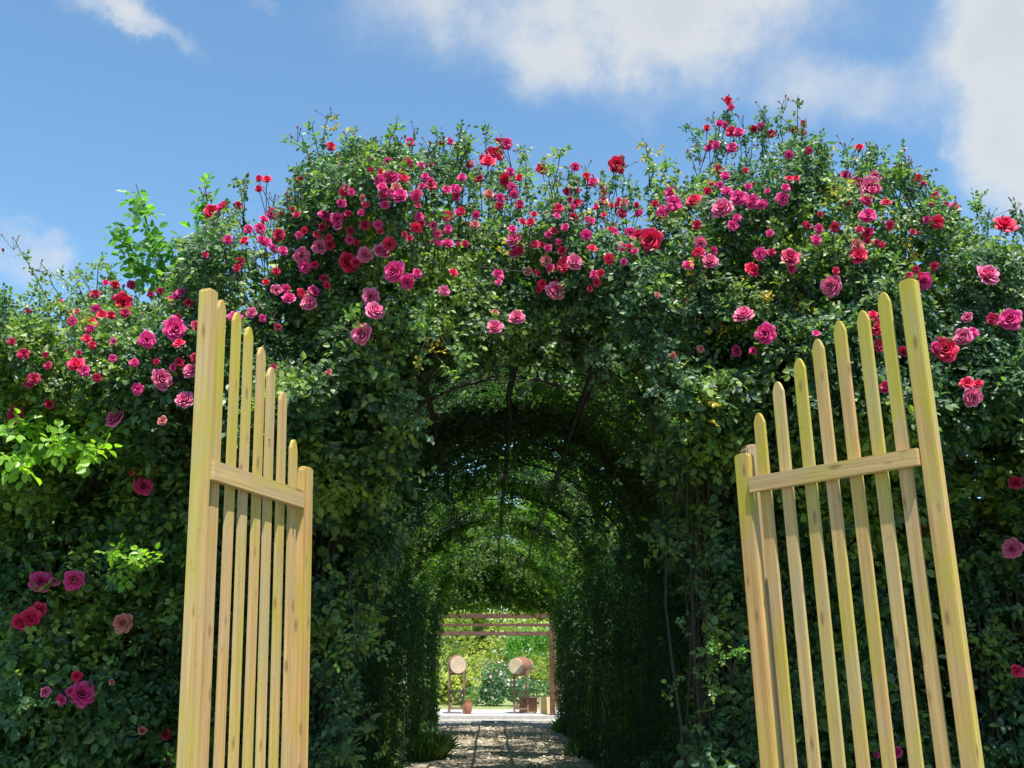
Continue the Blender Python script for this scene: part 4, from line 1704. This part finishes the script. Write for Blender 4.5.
c = P(497, 700, 37)
tree('flowering_shrub', 'rounded dark green shrub with pale flowers centred beyond the terrace', 'shrub', c[0], 37, 1.15, (.95, .8, .62), 3800, .085, M_shrub, None, 3, .03, low=True)
n = 240
p, d = crown_pts(n, (0, 0, .62), (.97, .82, .64), 10, 3)
sh = [o for o in bpy.data.objects if o.name.startswith('flowering_shrub')][0]
one = [leaflets(np.zeros((5, 3)), np.stack([np.cos(np.arange(5) * 1.257), np.sin(np.arange(5) * 1.257), np.full(5, .35)], 1), np.tile([0, 0, 1.0], (5, 1)), np.full(5, .055), wid=.9)]
fl0 = foliage('blossom', one, petal('shrub_flower', (.7, .35, .38), (.8, .6, .6), (.85, .7, .7)), sh)
dq = [k for k in range(n) if d[k][1] < .35][:72]
for q_, k in enumerate(dq):
    o = fl0 if q_ == 0 else fl0.copy()
    if q_:
        C.objects.link(o)
        o.parent = sh
    o.location = p[k]
    o.rotation_euler = Vector(d[k] + np.array([0, -.4, .2])).to_track_quat('Z', 'Y').to_euler()
specs = [(-4.0, 39, 3.2, (1.6, 1.3, 1.5), 'left of the centre shrub'), (2.6, 40, 3.0, (1.6, 1.3, 1.4), 'right of the centre shrub'),
         (-1.8, 44, 3.6, (1.7, 1.4, 1.7), 'behind the left drum'), (.9, 46, 3.0, (1.7, 1.4, 1.4), 'behind the centre shrub'),
         (-2.0, 38.5, 1.3, (.7, .7, .6), 'low and yellow green beside the left drum'), (1.5, 39, 1.6, (.8, .7, .75), 'low beside the pale board')]
for k, (x, y, h, rad, w) in enumerate(specs):
    tree('garden_bush', 'light green bush beyond the terrace, ' + w, 'bush', x, y, h, rad, 5200, .12, M_garden, 'bushes in the garden beyond', 20 + k, .05, low=True)
specs = [(-7.5, 58, 9, (3.2, 2.6, 3.0), 'left of the far opening'), (-3.0, 62, 6.0, (2.6, 2.2, 2.6), 'behind the left drum'), (2.2, 60, 8.5, (3.2, 2.6, 3.2), 'right of the far opening'),
         (7.0, 56, 9.5, (3.4, 2.6, 3.4), 'far right behind the tunnel wall')]
for k, (x, y, h, rad, w) in enumerate(specs):
    tree('garden_tree', 'yellow green leafy tree beyond the garden, ' + w, 'tree', x, y, h, rad, 8000, .24, M_garden, 'trees beyond the garden', 40 + k, .14)
# vine hanging on the pergola, right half
k = 1500
p = np.stack([rng.uniform(-.15, 1.25, k), rng.uniform(31.0, 32.2, k), 2.12 + rng.normal(0, .10, k)], 1)
p[:, 2] -= np.abs(rng.normal(0, .22, k)) * (vnoise(p, 2.5) > .5)
vt = thing('pergola_vine', 'bright green vine draped over the right half of the pergola beams', 'vine', (1.36, 31.9, 0))
foliage('foliage', [leaflets(p - np.array([1.36, 31.9, 0]), rng.normal(0, 1, (k, 3)) - np.array([0, 0, .6]), unit(rng.normal(0, .6, (k, 3)) + np.array([0, -.5, .6])), rng.uniform(.07, .13, k), wid=.8)], M_shoot, vt)
tb = Tubes()
tb.add(curve_pts((0, 0, 0), (0, 0, 2.2), 0, .02, 8), .03, .02, 6)
tb.add(curve_pts((0, 0, 2.2), (-1.4, -.8, 2.3), .05, .03, 8), .02, .008, 6)
link('stem', tb.mesh('stem'), M_bark, vt)

# distant trees left, seen over the low hedge
specs = [(18, 292, 34, 3.6, 'at the left edge of the view'), (52, 298, 37, 3.2, 'second from the left edge'), (108, 287, 33, 2.4, 'rising behind the hedge top by the red roses'),
         (-60, 285, 36, 4.0, 'outside the left hedge end')]
for k, (a, b, y, r, w) in enumerate(specs):
    c = P(a, b, y)
    tree('distant_tree', 'dark green distant tree ' + w, 'tree', c[0], y, c[2] + r * (-.25 if k < 2 else -1.0), (r, r, r * .9), 15000, .17, M_far, 'distant trees behind the left hedge', 60 + k, .25, lumps=14)
